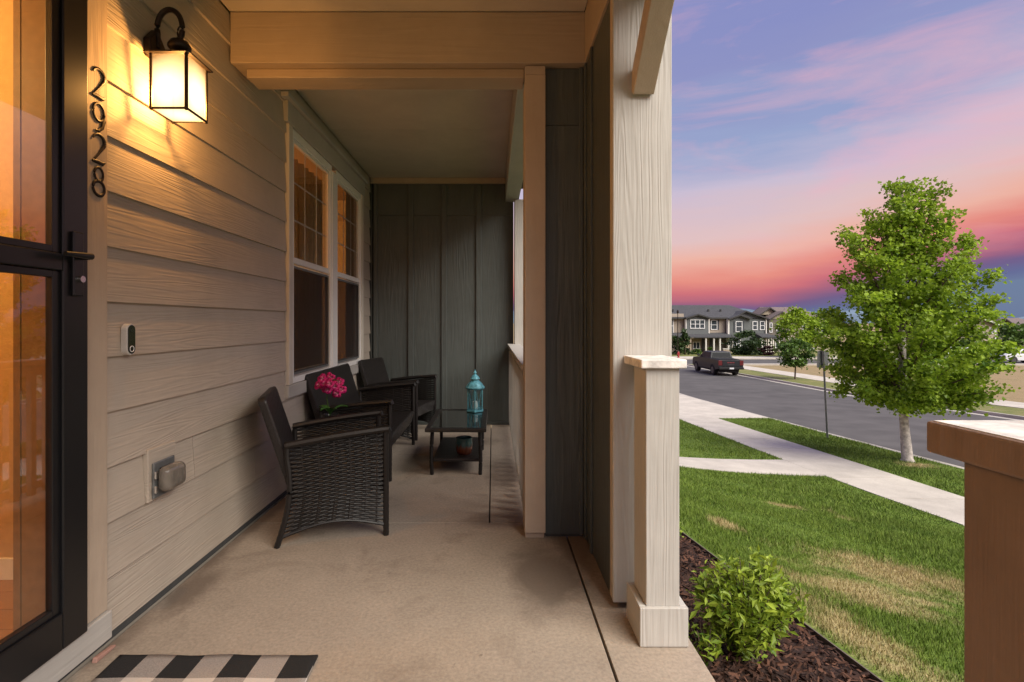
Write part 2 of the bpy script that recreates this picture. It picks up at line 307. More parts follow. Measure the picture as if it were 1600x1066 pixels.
SIDING = (.43, .365, .295); CREAM = (.41, .385, .35); GREEN = (.070, .080, .074)
M = dict(
    siding=grain('tan_siding', SIDING, 'y', rings=40, strength=.55, dist=.0022, sc=(13, .8)),
    cream_z=grain('cream_trim_upright', CREAM, 'z', rings=34, strength=.6, dist=.0022, sc=(13, .8)), cream_y=grain('cream_trim_lengthwise', CREAM, 'y', rings=20, strength=.35),
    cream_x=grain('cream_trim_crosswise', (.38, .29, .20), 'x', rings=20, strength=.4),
    tan_y=grain('tan_trim_lengthwise', (.40, .31, .22), 'y', rings=20, strength=.35), tan_z=grain('tan_trim_upright', (.44, .35, .265), 'z', rings=16, strength=.4),
    green=grain('dark_green_panel', GREEN, 'z', rings=22, strength=.6, rough=.5, var=.16),
    ceiling=grain('tan_ceiling_panel', (.50, .44, .36), 'x', rings=10, strength=.25),
    window=simple('white_window_vinyl', (.80, .78, .74), .35, var=.03), casing=grain('window_casing', (.60, .55, .47), 'z', rings=12, strength=.25),
    black=simple('black_door_metal', (.006, .006, .007), .35, var=.1), bronze=simple('dark_bronze', (.022, .014, .010), .45, .5, var=.25, scale=60),
    slab=concrete('porch_concrete', (.315, .258, .202), stain=(.13, .098, .075), amt=.75, bump=.5, spots=[(.24, 2.42, .20, .36), (-1.36, 2.3, .10, .22), (.12, 3.12, .3, .14), (.45, 2.75, .14, .3), (-1.42, 4, .07, 2.6), (.1, 4.1, .16, .4), (-.5, 5.2, .5, .25)]), walk=concrete('pavement_concrete', (.50, .455, .39), (.33, .29, .25), .35),
    kerb=concrete('kerb_concrete', (.42, .385, .34), (.25, .22, .19), .4), found=simple('grey_foundation', (.055, .055, .052), .85, bump=.4),
    rattan=simple('black_rattan', (.007, .005, .0042), .5, var=.3, scale=90), chrome=simple('polished_metal', (.6, .6, .6), .25, 1),
    glass=glass('window_glass', (.93, .95, .94), 1.3), dglass=glass('door_glass', (.95, .95, .93), 1.5), tglass=glass('table_glass', (.35, .33, .32), 1.6), bglass=glass('lantern_glass', (.8, .93, .97), 1),
    room=simple('room_paint', (.55, .36, .17), .8, var=.06, bump=.5, bscale=60), white=simple('white_paint', (.78, .76, .72), .5, var=.04),
    jamb=simple('stained_jamb', (.26, .14, .06), .5, var=.1), oak=grain('oak_floor', (.33, .17, .07), 'y', rings=18, strength=.15, rough=.35), dark=simple('dark_interior', (.03, .025, .022), .9),
    curtain=simple('room_curtain', (.55, .38, .2), .85), teal=simple('weathered_teal_metal', (.09, .30, .37), .5, .1, var=.35, scale=45),
    asphalt=simple('asphalt', (.075, .070, .067), .85, var=.22, scale=.9, bump=.4, bscale=120),
    lawn=turf('lawn_turf', dry=.8, patches=True), blades=turf('grass_blades', True, dry=.62, patches=True), field=turf('dry_field', False, dry=.5, c1=(.23, .165, .085), c2=(.34, .25, .13), c3=(.15, .16, .05), thr=(.45, .8)),
    verge=turf('verge_turf', dry=.5, c1=(.10, .13, .03), c2=(.18, .19, .055), c3=(.34, .26, .13), thr=(.42, .7)),
    mulch=simple('mulch_bed', (.035, .016, .010), .95, var=.5, scale=60, bump=1, bscale=90),
    maple=foliage('maple_leaves', (.06, .135, .008), (.40, .55, .045), .48), shrub=foliage('shrub_leaves', (.06, .14, .010), (.36, .45, .045), .35, .45),
    far1=foliage('green_far_leaves', (.03, .075, .010), (.12, .21, .03), .3), far2=foliage('dark_far_leaves', (.018, .042, .010), (.06, .10, .028), .25), redl=foliage('dark_red_leaves', (.025, .008, .010), (.07, .022, .022), .2),
    bark=simple('brown_bark', (.10, .07, .05), .9, bump=.6, bscale=40), white_bark=simple('whitewashed_bark', (.46, .41, .37), .9, var=.45, scale=14, bump=1, bscale=30),
    galv=simple('galvanised_steel', (.20, .21, .21), .45, .6, var=.15), shade_brown=grain('shade_brown_pier', (.19, .12, .08), 'z', rings=24, strength=.6, var=.28),  # pier brown: cream trim with its shade put into the base colour
    worn=simple('worn_white_paint', (.62, .58, .54), .7, var=.3, scale=25, bump=.6, bscale=80),
)

# ------------------------------------------------------------------ terrain heights
GY = np.array([-60, -20, 0, 7.5, 10.6, 12.5, 15, 19, 28.3, 40, 60, 82, 150, 3000.]); GG = np.array([2.5, 2.7, 2.85, 3.05, 3.19, 3.28, 3.41, 3.58, 3.98, 4.15, 4.45, 4.75, 4.9, 5.2])
def gs(Y): return sum(np.interp(np.asarray(Y, float)+o, GY, GG) for o in (-1.5, -.75, 0, .75, 1.5))/5
def ground_z(X, Y):
    X = np.asarray(X, float); Y = np.asarray(Y, float)
    pl = 1.0 + .155*X + .1335*Y; b = gs(Y); k = .35
    h = np.clip(.5 + .5*(b-pl)/k, 0, 1); g = b*(1-h) + pl*h - k*h*(1-h)
    return CAMZ - np.maximum(g, 1.42)
def gz(x, y): return float(ground_z(x, y))
def sheet(name, xs, ys, dz, m, parent=None, skirt=0, kind=None, world=True):
    xs = np.asarray(xs, float); ys = np.asarray(ys, float); X, Y = np.meshgrid(xs, ys); Z = ground_z(X, Y) + dz
    nx, ny = len(xs), len(ys); b = MB(); b.v = [tuple(p) for p in np.stack([X, Y, Z], -1).reshape(-1, 3)]
    b.f = [(j*nx+i, j*nx+i+1, (j+1)*nx+i+1, (j+1)*nx+i) for j in range(ny-1) for i in range(nx-1)]
    if skirt:
        ring = [i for i in range(nx)] + [j*nx+nx-1 for j in range(1, ny)] + [(ny-1)*nx+i for i in range(nx-2, -1, -1)] + [j*nx for j in range(ny-2, 0, -1)]
        o = len(b.v); b.v += [(b.v[i][0], b.v[i][1], b.v[i][2]-skirt) for i in ring]; L = len(ring)
        b.f += [(ring[i], o+i, o+(i+1) % L, ring[(i+1) % L]) for i in range(L)]
    return b.build(name, m, parent, kind=kind, world=world)
def ar(a, b, st): return np.linspace(a, b, max(2, int(round((b-a)/st))+1))
XIN, XOUT, XK, XFK = 6.9, 8.4, 10.5, 20.3
gxs = np.concatenate([[-3000, -800, -200, -60, -20, -6], ar(-2, 12, .5), ar(13, 30, 1), [35, 45, 60, 80, 120, 200, 400, 900, 3000]])
gys = np.concatenate([[-400, -100, -40, -15], ar(-6, 30, .75), ar(32, 100, 2), [120, 160, 240, 400, 800, 1600, 3000]])
sheet('ground', gxs, gys, -.22, M['field'], kind='structure')
# road with its gutters, kerbs
sheet('road', [XK, 13, 16, XFK], ar(-40, 54, 1), -.13, M['asphalt'], kind='structure')
for nm, a, b in (('gutter', XK, XK+.42), ('gutter', XFK-.42, XFK)):
    sheet(nm, [a, b], ar(-40, 54, 1), -.122, M['kerb'], kind='structure')
def strip_parts(name, x0, x1, y0, y1, step, m, part, gap=.02, dz=.02, skirt=.2):
    r = bpy.data.objects.new(name, None); C.objects.link(r); r['kind'] = 'structure'
    y = y0
    while y < y1-.01:
        e = min(y+step, y1)
        sheet(part, ar(x0, x1, .8), ar(y+gap/2, e-gap/2, .75), dz, m, r, skirt)
        y = e
    return r
strip_parts('kerb', XK-.16, XK, -12, 19.2, 3.0, M['kerb'], 'kerb_stone', dz=0.0)
strip_parts('kerb', XFK, XFK+.16, -6, 54, 3.0, M['kerb'], 'kerb_stone', dz=0.0)
strip_parts('sidewalk', XIN, XOUT, -9, 42, 1.5, M['walk'], 'slab', dz=.012)
strip_parts('driveway_apron', XOUT+.006, XK, 19.2, 28.2, 3.0, M['walk'], 'slab', dz=-.03)
strip_parts('sidewalk', 23.0, 25.2, -2, 54, 2.0, M['walk'], 'slab', dz=.0)
strip_parts('front_walk', .8, XIN-.006, 10.6, 12.15, 1.55, M['walk'], 'slab', dz=.012)
# lawns
sheet('lawn', ar(1.7, XIN-.01, .3), ar(-6, 10.59, .3), 0, M['lawn'], skirt=.25, kind='structure')
sheet('lawn', ar(.8, XIN-.01, .4), ar(12.16, 34, .5), 0, M['lawn'], skirt=.25, kind='structure')
sheet('tree_lawn', ar(XOUT+.01, XK-.17, .4), ar(-9, 19.19, .5), 0, M['lawn'], skirt=.25, kind='structure')
sheet('tree_lawn', [XFK+.17, 21.5, 22.99], ar(-2, 54, 1), -.02, M['verge'], skirt=.2, kind='structure')
sheet('planting_bed', ar(.75, 1.68, .15), ar(-3, 10.59, .3), -.03, M['mulch'], skirt=.25, kind='structure')
ed = MB(); ys = ar(-3, 10.5, .3)
for a, b in zip(ys[:-1], ys[1:]):
    za, zb = gz(1.69, a), gz(1.69, b)
    ed.add([(x, y, z+dz) for (y, z) in ((a, za), (b, zb)) for x in (1.686, 1.694) for dz in (-.1, .004)], [(0,1,3,2), (4,6,7,5), (1,5,7,3), (0,2,6,4), (0,4,5,1), (2,3,7,6)])
tag(ed.build('bed_edging', simple('edging_brown', (.14, .11, .085), .9)), 'dark edging strip between the mulch bed and the front lawn', 'edging')
# street across the field, with pavement before the houses
sheet('cross_street', ar(12, 150, 6), ar(55.5, 64.5, 1.5), -.13, M['asphalt'], kind='structure')
sheet('cross_kerb', ar(26, 150, 6), [54.6, 55.5], -.06, M['kerb'], kind='structure', skirt=.2)
sheet('cross_sidewalk', ar(12, 150, 6), [64.5, 65, 69], 0.0, M['walk'], kind='structure', skirt=.2)
sheet('house_lawn', ar(12, 150, 6), ar(69, 96, 3), -.02, M['verge'], kind='structure', skirt=.2)

# grass blades
def grass(name, x0, x1, y0, y1, dens, h, wd, parent=None, ymin=0):
    n = int((x1-x0)*(y1-y0)*dens); x = rng.uniform(x0, x1, n); y = y0 + (y1-y0)*rng.uniform(0, 1, n)**1.0
    z = ground_z(x, y); a = rng.uniform(0, 2*np.pi, n); hh = h*rng.uniform(.5, 1.25, n)*(0.8+.4*np.sin(x*2.1+1.3*y)*np.cos(y*1.7)); l = rng.uniform(.2, .9, n)*hh; la = rng.uniform(0, 2*np.pi, n)
    V = np.zeros((n, 3, 3)); V[:, 0] = np.stack([x-np.cos(a)*wd, y-np.sin(a)*wd, z-.01], -1); V[:, 1] = np.stack([x+np.cos(a)*wd, y+np.sin(a)*wd, z-.01], -1)
    V[:, 2] = np.stack([x+np.cos(la)*l, y+np.sin(la)*l, z+hh], -1)
    o = quads(name, V, M['blades'], rnd=rng.uniform(0, 1, n), n=3); return o
def grass_visible():
    bl = [(1.72, 5.2, 1.9, 4.5, 9000, .042, .0032), (1.72, 6.88, 4.5, 7.5, 4600, .048, .0045), (2.3, 6.88, 7.5, 10.58, 2200, .06, .007), (4.2, 6.88, 12.17, 21, 900, .06, .010), (8.43, 10.32, 8.5, 19.1, 1500, .06, .008)]
    lb = ['blades of green and straw grass near the mulch bed', 'blades of patchy grass in the middle of the lawn', 'blades of grass along the front walk', 'blades of green grass beyond the front walk', 'blades of green grass between sidewalk and kerb']
    for b, l in zip(bl, lb):
        tag(grass('grass', *b), l, 'grass', kind='stuff')
grass_visible()
# mulch chips
n = 16000; x = rng.uniform(.76, 1.67, n); y = 1.3 + 5.2*rng.uniform(0, 1, n)**1.4; z = ground_z(x, y) - .03 + rng.uniform(-.004, .028, n)
a = rng.uniform(0, 2*np.pi, n); L = rng.uniform(.008, .032, n); W = rng.uniform(.003, .008, n); t = rng.normal(0, .35, n); t2 = rng.normal(0, .6, n)
u = np.stack([np.cos(a)*np.cos(t), np.sin(a)*np.cos(t), np.sin(t)], -1)*L[:, None]; v = np.stack([-np.sin(a)*np.cos(t2), np.cos(a)*np.cos(t2), np.sin(t2)], -1)*W[:, None]
c = np.stack([x, y, z], -1); V = np.stack([c-u-v*.6, c+u*.9-v, c+u+v*.7, c-u*.8+v], 1)
M['chips'] = foliage('bark_chips', (.020, .009, .006), (.125, .055, .032), 0, .9)
tag(quads('mulch', V, M['chips'], rnd=rng.uniform(0, 1, n)**1.7), 'loose dark brown bark mulch in the bed by the porch', 'mulch', kind='stuff')

# ------------------------------------------------------------------ porch: floor
fl = bpy.data.objects.new('porch_floor', None); C.objects.link(fl); fl['kind'] = 'structure'
g = .006
for (x0, x1, y0, y1) in ((-1.43, .411, -2.5, 3.064), (.421, .745, -2.5, 2.9), (-1.43, -.024, 3.070, 4.66), (-.016, .36, 3.070, 4.66), (-1.43, -.024, 4.666, 6.06), (-.016, .36, 4.666, 6.06)):
    bx('slab', M['slab'], fl, x0, x1, y0, y1, -.35, 0, bevel=.002)
bx('base', M['found'], fl, -1.44, .735, -2.49, 6.05, -1.9, -.05)

# ------------------------------------------------------------------ house front wall with siding boards
WX = -1.44; C0, CE = .038, .2067
wall = thing('siding_wall', 'tan lap siding house wall with embossed wood grain, left of the porch', 'wall', (WX, 2, 0))
WY0, WY1, WZ0, WZ1 = 3.62, 5.57, .74, 2.68           # window opening
DY0, DY1, DZ1 = .86, 1.74, 2.45                      # door opening
for a in ((-2.5, DY0, -.1, 2.95), (DY0, DY1, DZ1, 2.95), (DY0, DY1, -.1, .09), (DY1, WY0, -.1, 2.95), (WY0, WY1, -.1, WZ0), (WY0, WY1, WZ1, 2.95), (WY1, 6.06, -.1, 2.95)):
    bx('sheathing', M['siding'], wall, -1.6, -1.4575, a[0], a[1], a[2], a[3])
def board(y0, y1, z0, hh=CE+.02):
    j = random.uniform(-.0012, .0012)
    t = hh/(CE+.02)
    MB().prism([(-1.457, z0), (-1.434+j, z0), (-1.434+j-.0145*t, z0+hh), (-1.457, z0+hh)], 'y', y0, y1).build('siding_board', M['siding'], wall)
for k in range(14):
    z0 = C0 + CE*k; top = min(CE+.02, 2.895-z0)
    if k == 2: segs = [(1.9, 2.112), (2.302, 2.464), (2.468, 6.0)]
    elif k in (3,): segs = [(1.9, 3.56), (5.63, 6.0)]
    elif 4 <= k <= 12: segs = [(1.9, 3.56), (5.63, 6.0)]
    elif k == 13: segs = [(1.9, 3.3), (3.304, 6.0)]
    else: segs = [(1.9, 4.3 if k == 0 else 3.1), (4.304 if k == 0 else 3.104, 6.0)]
    for s in segs: board(*s, z0, top)
board(3.56, 5.63, C0+CE*3-.0005, .03)
for k in range(14): board(-2.4, .74, C0+CE*k, min(CE+.02, 2.895-C0-CE*k))
bx('foundation_strip', M['found'], wall, -1.47, -1.446, 1.6, 6.0, 0.0, .05)
# door casing, sill
bx('casing', M['tan_z'], wall, -1.457, -1.428, 1.76, 1.8985, .135, 2.62, bevel=.003)
bx('casing', M['tan_z'], wall, -1.457, -1.428, .74, .86, .135, 2.62, bevel=.003)
bx('casing', M['tan_y'], wall, -1.457, -1.426, .74, 1.8985, 2.622, 2.75, bevel=.003)
bx('sill_board', M['cream_y'], wall, -1.457, -1.415, .72, 1.905, .03, .132, bevel=.004)
# outlet mounting block
bx('mounting_block', M['siding'], wall, -1.457, -1.424, 2.115, 2.30, .452, .672, bevel=.003)

# ------------------------------------------------------------------ storm door
dr = thing('storm_door', 'black metal storm door with two glass panes, left of the house number', 'door', (-1.42, 1.3, .134))
X0, X1, Yb = -1.436, -1.398, 1.769
bx('stile', M['black'], dr, X0, X1, 1.667, Yb, .134, 2.44, bevel=.004)
bx('stile', M['black'], dr, X0, X1, .86, .96, .134, 2.44, bevel=.004)
bx('bottom_rail', M['black'], dr, X0, X1, .961, 1.666, .134, .255, bevel=.004)
bx('top_rail', M['black'], dr, X0, X1, .961, 1.666, 2.33, 2.44, bevel=.004)
bx('middle_rail', M['black'], dr, X0, X1, .961, 1.666, 1.368, 1.425, bevel=.004)
for z0, z1 in ((.256, 1.367), (1.426, 2.329)):
    pn = bx('pane', M['dglass'], dr, -1.421, -1.419, .98, 1.64, z0+.02, z1-.02)
    b = MB()
    for (y0, y1, a, c) in ((1.637, 1.6665, z0, z1), (.9605, .985, z0, z1), (.985, 1.637, z0, z0+.022), (.985, 1.637, z1-.022, z1)): b.box(-1.432, -1.408, y0, y1, a, c)
    b.build('glazing_bead', M['black'], pn, world=False, bevel=.002).location = (-dr.location.x*0, 0, 0)
for o in [c for c in bpy.data.objects if c.name.startswith('glazing_bead')]:
    o.location = -Vector(dr.location)
bx('lever_plate', M['black'], dr, -1.398, -1.386, 1.695, 1.738, 1.288, 1.503, bevel=.004)
lv = MB().tube([(-1.39, 1.717, 1.42), (-1.354, 1.717, 1.42)], .011, 10).tube([(-1.354, 1.728, 1.422), (-1.354, 1.68, 1.421), (-1.356, 1.625, 1.419)], [.011, .010, .008], 10).build('lever', M['black'], dr, smooth=True)
lk = MB().tube([(-1.388, 1.718, 1.345), (-1.374, 1.718, 1.345)], .011, 14).build('lock_cylinder', M['chrome'], dr, smooth=True)
# small wooden wedge by the sill
tag(MB().prism([(1.80, 0), (1.895, 0), (1.895, .008), (1.805, .018)], 'x', -1.412, -1.394).build('door_wedge', simple('pink_wood', (.34, .19, .15), .7), bevel=.003), 'small pinkish wooden wedge on the floor below the door sill', 'wedge')

# ------------------------------------------------------------------ entry hall and living room behind the wall
hall = bpy.data.objects.new('entry_hall', None); C.objects.link(hall); hall['kind'] = 'structure'
def ib(name, m, x0, x1, y0, y1, z0, z1, p): return bx(name, M[m], p, x0, x1, y0, y1, z0, z1)
for k in range(15): ib('floor_plank', 'oak', -4.5, -1.605, .3+.128*k, .425+.128*k, .06, .10, hall)
ib('floor_base', 'dark', -4.5, -1.605, .3, 2.3, -.1, .058, hall)
ib('side_wall', 'room', -4.5, -1.605, 2.20, 2.3, .10, 2.7, hall); ib('side_wall', 'room', -4.5, -1.605, .3, .4, .10, 2.7, hall); ib('back_wall', 'room', -4.6, -4.5, .3, 2.3, .1, 2.7, hall); ib('ceiling', 'room', -4.6, -1.605, .3, 2.3, 2.7, 2.8, hall)
ib('baseboard', 'white', -4.49, -1.62, 2.185, 2.199, .101, .19, hall)
ib('door_jamb', 'jamb', -1.60, -1.46, DY1-.002, DY1+.03, .09, DZ1, hall); ib('door_jamb', 'jamb', -1.60, -1.46, DY0-.03, DY0+.002, .09, DZ1, hall)
ib('jamb_casing', 'jamb', -1.63, -1.606, DY1+.0, DY1+.09, .101, 2.5, hall)
ib('threshold', 'oak', -1.604, -1.45, DY0+.003, DY1-.003, .09, .115, hall)
lr = bpy.data.objects.new('living_room', None); C.objects.link(lr); lr['kind'] = 'structure'
ib('floor', 'oak', -5.6, -1.605, 2.4, 6.6, 0, .1, lr); ib('ceiling', 'room', -5.6, -1.605, 2.4, 6.6, 2.75, 2.85, lr); ib('back_wall', 'room', -5.7, -5.6, 2.4, 6.6, .1, 2.75, lr); ib('side_wall', 'room', -5.6, -1.605, 2.35, 2.45, .1, 2.75, lr); ib('side_wall', 'room', -5.6, -1.605, 6.5, 6.6, .1, 2.75, lr)
cu = MB(); pts = []
for i in range(61):
    y = 4.30 + 1.45*i/60; pts.append((-1.78 + .035*math.sin(i*1.15), y))
for i in range(60):
    (xa, ya), (xb, yb) = pts[i], pts[i+1]; cu.add([(xa, ya, .15), (xb, yb, .15), (xb, yb, 2.66), (xa, ya, 2.66)], [(0, 1, 2, 3)])
co = cu.build('curtain', M['curtain'], smooth=True); co.modifiers.new('s', 'SOLIDIFY').thickness = .004
tag(co, 'pleated tan curtain hanging inside the living room window', 'curtain')
fan = thing('ceiling_fan', 'dark ceiling fan inside the lit living room, seen through the upper pane', 'fan', (-2.9, 5.6, 2.45))
MB().lathe([(.02, .30), (.02, .08), (.09, .06), (.10, -.02), (.05, -.06)], (-2.9, 5.6, 2.45), 16).build('motor', M['bronze'], fan, smooth=True)
for k in range(4):
    Mx = Matrix.Translation((-2.9, 5.6, 2.45)) @ Matrix.Rotation(R(25+90*k), 4, 'Z') @ Matrix.Rotation(R(10), 4, 'X')
    MB().box(.12, .62, -.06, .06, 0, .008, Mx).build('blade', M['bronze'], fan)
def lamp(nm, loc, e, c=(1, .56, .2), r=.1):
    l = bpy.data.lights.new(nm, 'POINT'); l.energy = e; l.color = c; l.shadow_soft_size = r; o = bpy.data.objects.new(nm, l); C.objects.link(o); o.location = loc; return o
lamp('hall_lamp', (-2.6, 1.3, 2.4), 42, (1, .58, .2)); lamp('living_room_lamp', (-4.1, 3.7, 2.3), 110, (1, .6, .24))

# ------------------------------------------------------------------ double window
wi = thing('double_window', 'white double window with gridded upper sashes in the siding wall', 'window', (-1.44, 4.6, .74))
cs = M['casing']
bx('side_casing', cs, wi, -1.457, -1.418, 3.567, 3.635, .762, 2.59, bevel=.003); bx('side_casing', cs, wi, -1.457, -1.418, 5.557, 5.625, .762, 2.59, bevel=.003)
bx('head_casing', M['cream_y'], wi, -1.457, -1.412, 3.53, 5.66, 2.592, 2.735, bevel=.003)
bx('drip_cap', M['cream_y'], wi, -1.457, -1.385, 3.47, 5.70, 2.737, 2.768, bevel=.003)
bx('apron', M['cream_y'], wi, -1.457, -1.414, 3.545, 5.65, .672, .76, bevel=.003)
bx('mullion', M['window'], wi, -1.50, -1.422, 4.547, 4.673, .80, 2.545, bevel=.003)
for (y0, y1) in ((3.637, 4.545), (4.675, 5.555)):
    f = MB(); 
    for a in ((y0, y0+.04, .764, 2.588), (y1-.04, y1, .764, 2.588), (y0+.04, y1-.04, .764, .806), (y0+.04, y1-.04, 2.53, 2.588)): f.box(-1.50, -1.428, *a)
    fr = f.build('window_frame', M['window'], wi, bevel=.003)
    def sub(name, m, *a, bevel=0):
        o = MB().box(*a).build(name, m, fr, world=False, bevel=bevel); o.location = -Vector(wi.location); return o
    yi0, yi1 = y0+.041, y1-.041
    for a in ((yi0, yi1, 1.628, 1.672), (yi0, yi1, 2.50, 2.529), (yi0, yi0+.028, 1.673, 2.499), (yi1-.028, yi1, 1.673, 2.499)): sub('upper_sash', M['window'], -1.462, -1.438, *a, bevel=.002)
    for a in ((yi0, yi1, .807, .845), (yi0, yi1, 1.60, 1.627), (yi0, yi0+.03, .846, 1.599), (yi1-.03, yi1, .846, 1.599)): sub('lower_sash', M['window'], -1.492, -1.466, *a, bevel=.002)
    sub('pane', M['glass'], -1.452, -1.450, yi0+.028, yi1-.028, 1.673, 2.499); sub('pane', M['glass'], -1.481, -1.479, yi0+.03, yi1-.03, .846, 1.599)
    for k in (1, 2):
        yy = yi0+.028+(yi1-yi0-.056)*k/3; zz = 1.673+.826*k/3
        sub('muntin', M['window'], -1.4555, -1.4525, yy-.006, yy+.006, 1.674, 2.498); sub('muntin', M['window'], -1.4560, -1.4535, yi0+.029, yi1-.029, zz-.006, zz+.006)
    for a in ((yi0, yi0+.016, .82, 1.61), (yi1-.016, yi1, .82, 1.61), (yi0+.016, yi1-.016, .82, .836), (yi0+.016, yi1-.016, 1.594, 1.61)): sub('screen_frame', M['galv'], -1.452, -1.442, *a)
    sm, sn_, sp_ = mat('insect_screen'); trn = nd(sn_, 'ShaderNodeBsdfTransparent'); dif = nd(sn_, 'ShaderNodeBsdfDiffuse'); dif.inputs[0].default_value = (.05, .04, .035, 1); mxs = nd(sn_, 'ShaderNodeMixShader'); mxs.inputs[0].default_value = .55
    sn_.nodes.remove(sp_); sn_.links.new(trn.outputs[0], mxs.inputs[1]); sn_.links.new(dif.outputs[0], mxs.inputs[2]); sn_.links.new(mxs.outputs[0], sn_.nodes['Material Output'].inputs[0])
    sub('insect_screen', sm, -1.4475, -1.4465, yi0+.016, yi1-.016, .836, 1.594)

# ------------------------------------------------------------------ ceiling, beams, posts
ROOF0 = -.9
ce = bpy.data.objects.new('porch_ceiling', None); C.objects.link(ce); ce['kind'] = 'structure'
for a, b in ((ROOF0, 2.795), (3.05, 4.5), (4.504, 6.06)): bx('ceiling_panel', M['ceiling'], ce, -1.437, .5, a, b, 2.90, 2.93)
bx('ceiling_panel', M['ceiling'], ce, -1.437, .5, 2.795, 3.05, 2.905, 2.93)
bx('roof_deck', M['dark'], ce, -6.2, .76, ROOF0, 6.9, 3.0, 3.25)
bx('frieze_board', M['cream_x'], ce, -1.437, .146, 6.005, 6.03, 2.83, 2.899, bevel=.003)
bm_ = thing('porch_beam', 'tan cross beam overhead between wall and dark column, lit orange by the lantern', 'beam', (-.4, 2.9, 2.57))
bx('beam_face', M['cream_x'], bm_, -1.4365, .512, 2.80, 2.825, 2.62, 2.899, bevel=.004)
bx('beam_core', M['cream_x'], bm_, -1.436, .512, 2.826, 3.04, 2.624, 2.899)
bx('bottom_trim', M['cream_x'], bm_, -1.38, .175, 2.87, 3.02, 2.572, 2.622, bevel=.004)
hd = thing('porch_header', 'tan header beam above the entry opening, right of the cross beam', 'beam', (.63, 1, 2.62))
bx('beam_face', M['tan_y'], hd, .503, .518, ROOF0, 2.798, 2.62, 2.899, bevel=.003); bx('beam_core', M['tan_y'], hd, .5185, .75, ROOF0, 2.85, 2.624, 2.999)
rh = thing('side_header', 'cream header beam above the far porch railing', 'beam', (.22, 4.5, 2.61))
bx('beam_face', M['cream_y'], rh, .147, .162, 3.045, 6.02, 2.612, 2.899, bevel=.003); bx('beam_core', M['cream_y'], rh, .1625, .30, 3.045, 6.02, 2.615, 2.999)
po = thing('porch_post', 'narrow tan corner post under the cross beam, left of the dark panel', 'post', (.23, 2.9, 0))
bx('post_face', M['tan_z'], po, .177, .292, 2.83, 2.852, .035, 2.571, bevel=.003); bx('post_core', M['tan_z'], po, .180, .288, 2.853, 3.04, .0, 2.571, bevel=.003)
bx('post_head', M['tan_z'], po, .178, .29, 2.832, 2.868, 2.572, 2.619)
cw = thing('dark_column', 'dark green clad porch column between the two cream trims', 'column', (.6, 2.5, 0))
bx('front_panel', M['green'], cw, .293, .514, 2.862, 2.95, .018, 2.30); bx('front_panel', M['green'], cw, .293, .514, 2.862, 2.95, 2.304, 2.619)
bx('batten', M['green'], cw, .482, .502, 2.845, 2.8615, .018, 2.619, bevel=.002)
bx('side_panel', M['green'], cw, .515, .74, 2.205, 2.96, .01, 2.619); bx('batten', M['green'], cw, .503, .5145, 2.63, 2.67, .01, 2.619, bevel=.002); bx('batten', M['green'], cw, .503, .5145, 2.80, 2.84, .01, 2.619, bevel=.002)
bx('plinth', M['found'], cw, .30, .51, 2.875, 2.95, 0, .017)
pl = thing('corner_board', 'broad cream grained corner board rising behind the short pier', 'column', (.62, 2.17, .028))
bx('front_board', M['cream_z'], pl, .503, .749, 2.14, 2.166, .028, 2.619, bevel=.004); bx('side_board', M['tan_z'], pl, .504, .53, 2.1665, 2.203, .028, 2.619, bevel=.003); bx('side_board', M['cream_z'], pl, .722, .748, 2.1665, 2.24, .028, 2.619, bevel=.003)
br = MB(); Mb = Matrix.Translation((.625, 2.14, 2.19)) @ Matrix.Rotation(R(45), 4, 'X')
br.box(-.044, .044, -.045, .045, -.02, .72, Mb)
tag(br.build('knee_brace', M['tan_z'], bevel=.004), 'sloping cream knee brace fixed to the corner board near the top', 'brace')
# short piers with caps
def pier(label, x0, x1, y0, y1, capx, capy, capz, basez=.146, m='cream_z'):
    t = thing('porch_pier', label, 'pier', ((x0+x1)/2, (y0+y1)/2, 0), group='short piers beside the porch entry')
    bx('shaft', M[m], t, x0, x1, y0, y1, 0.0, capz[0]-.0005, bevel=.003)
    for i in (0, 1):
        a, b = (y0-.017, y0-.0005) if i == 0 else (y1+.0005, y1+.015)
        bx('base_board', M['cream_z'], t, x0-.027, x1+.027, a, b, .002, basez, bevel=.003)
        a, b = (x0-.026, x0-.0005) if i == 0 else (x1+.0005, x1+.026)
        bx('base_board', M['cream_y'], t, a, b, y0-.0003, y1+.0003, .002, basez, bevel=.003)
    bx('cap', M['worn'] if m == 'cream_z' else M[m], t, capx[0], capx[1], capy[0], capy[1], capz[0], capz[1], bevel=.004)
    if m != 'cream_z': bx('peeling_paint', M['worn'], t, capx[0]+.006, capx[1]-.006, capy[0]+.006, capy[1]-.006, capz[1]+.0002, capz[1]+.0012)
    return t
pier('short cream pier with flat cap and boxed base at the porch edge', .570, .695, 1.905, 2.065, (.547, .716), (1.885, 2.138), (1.030, 1.063))
pier('cream pier toned brown for shade, with peeling white cap at the right edge of the picture', .632, .76, .43, .688, (.610, .79), (.40, .722), (1.018, 1.062), m='shade_brown')

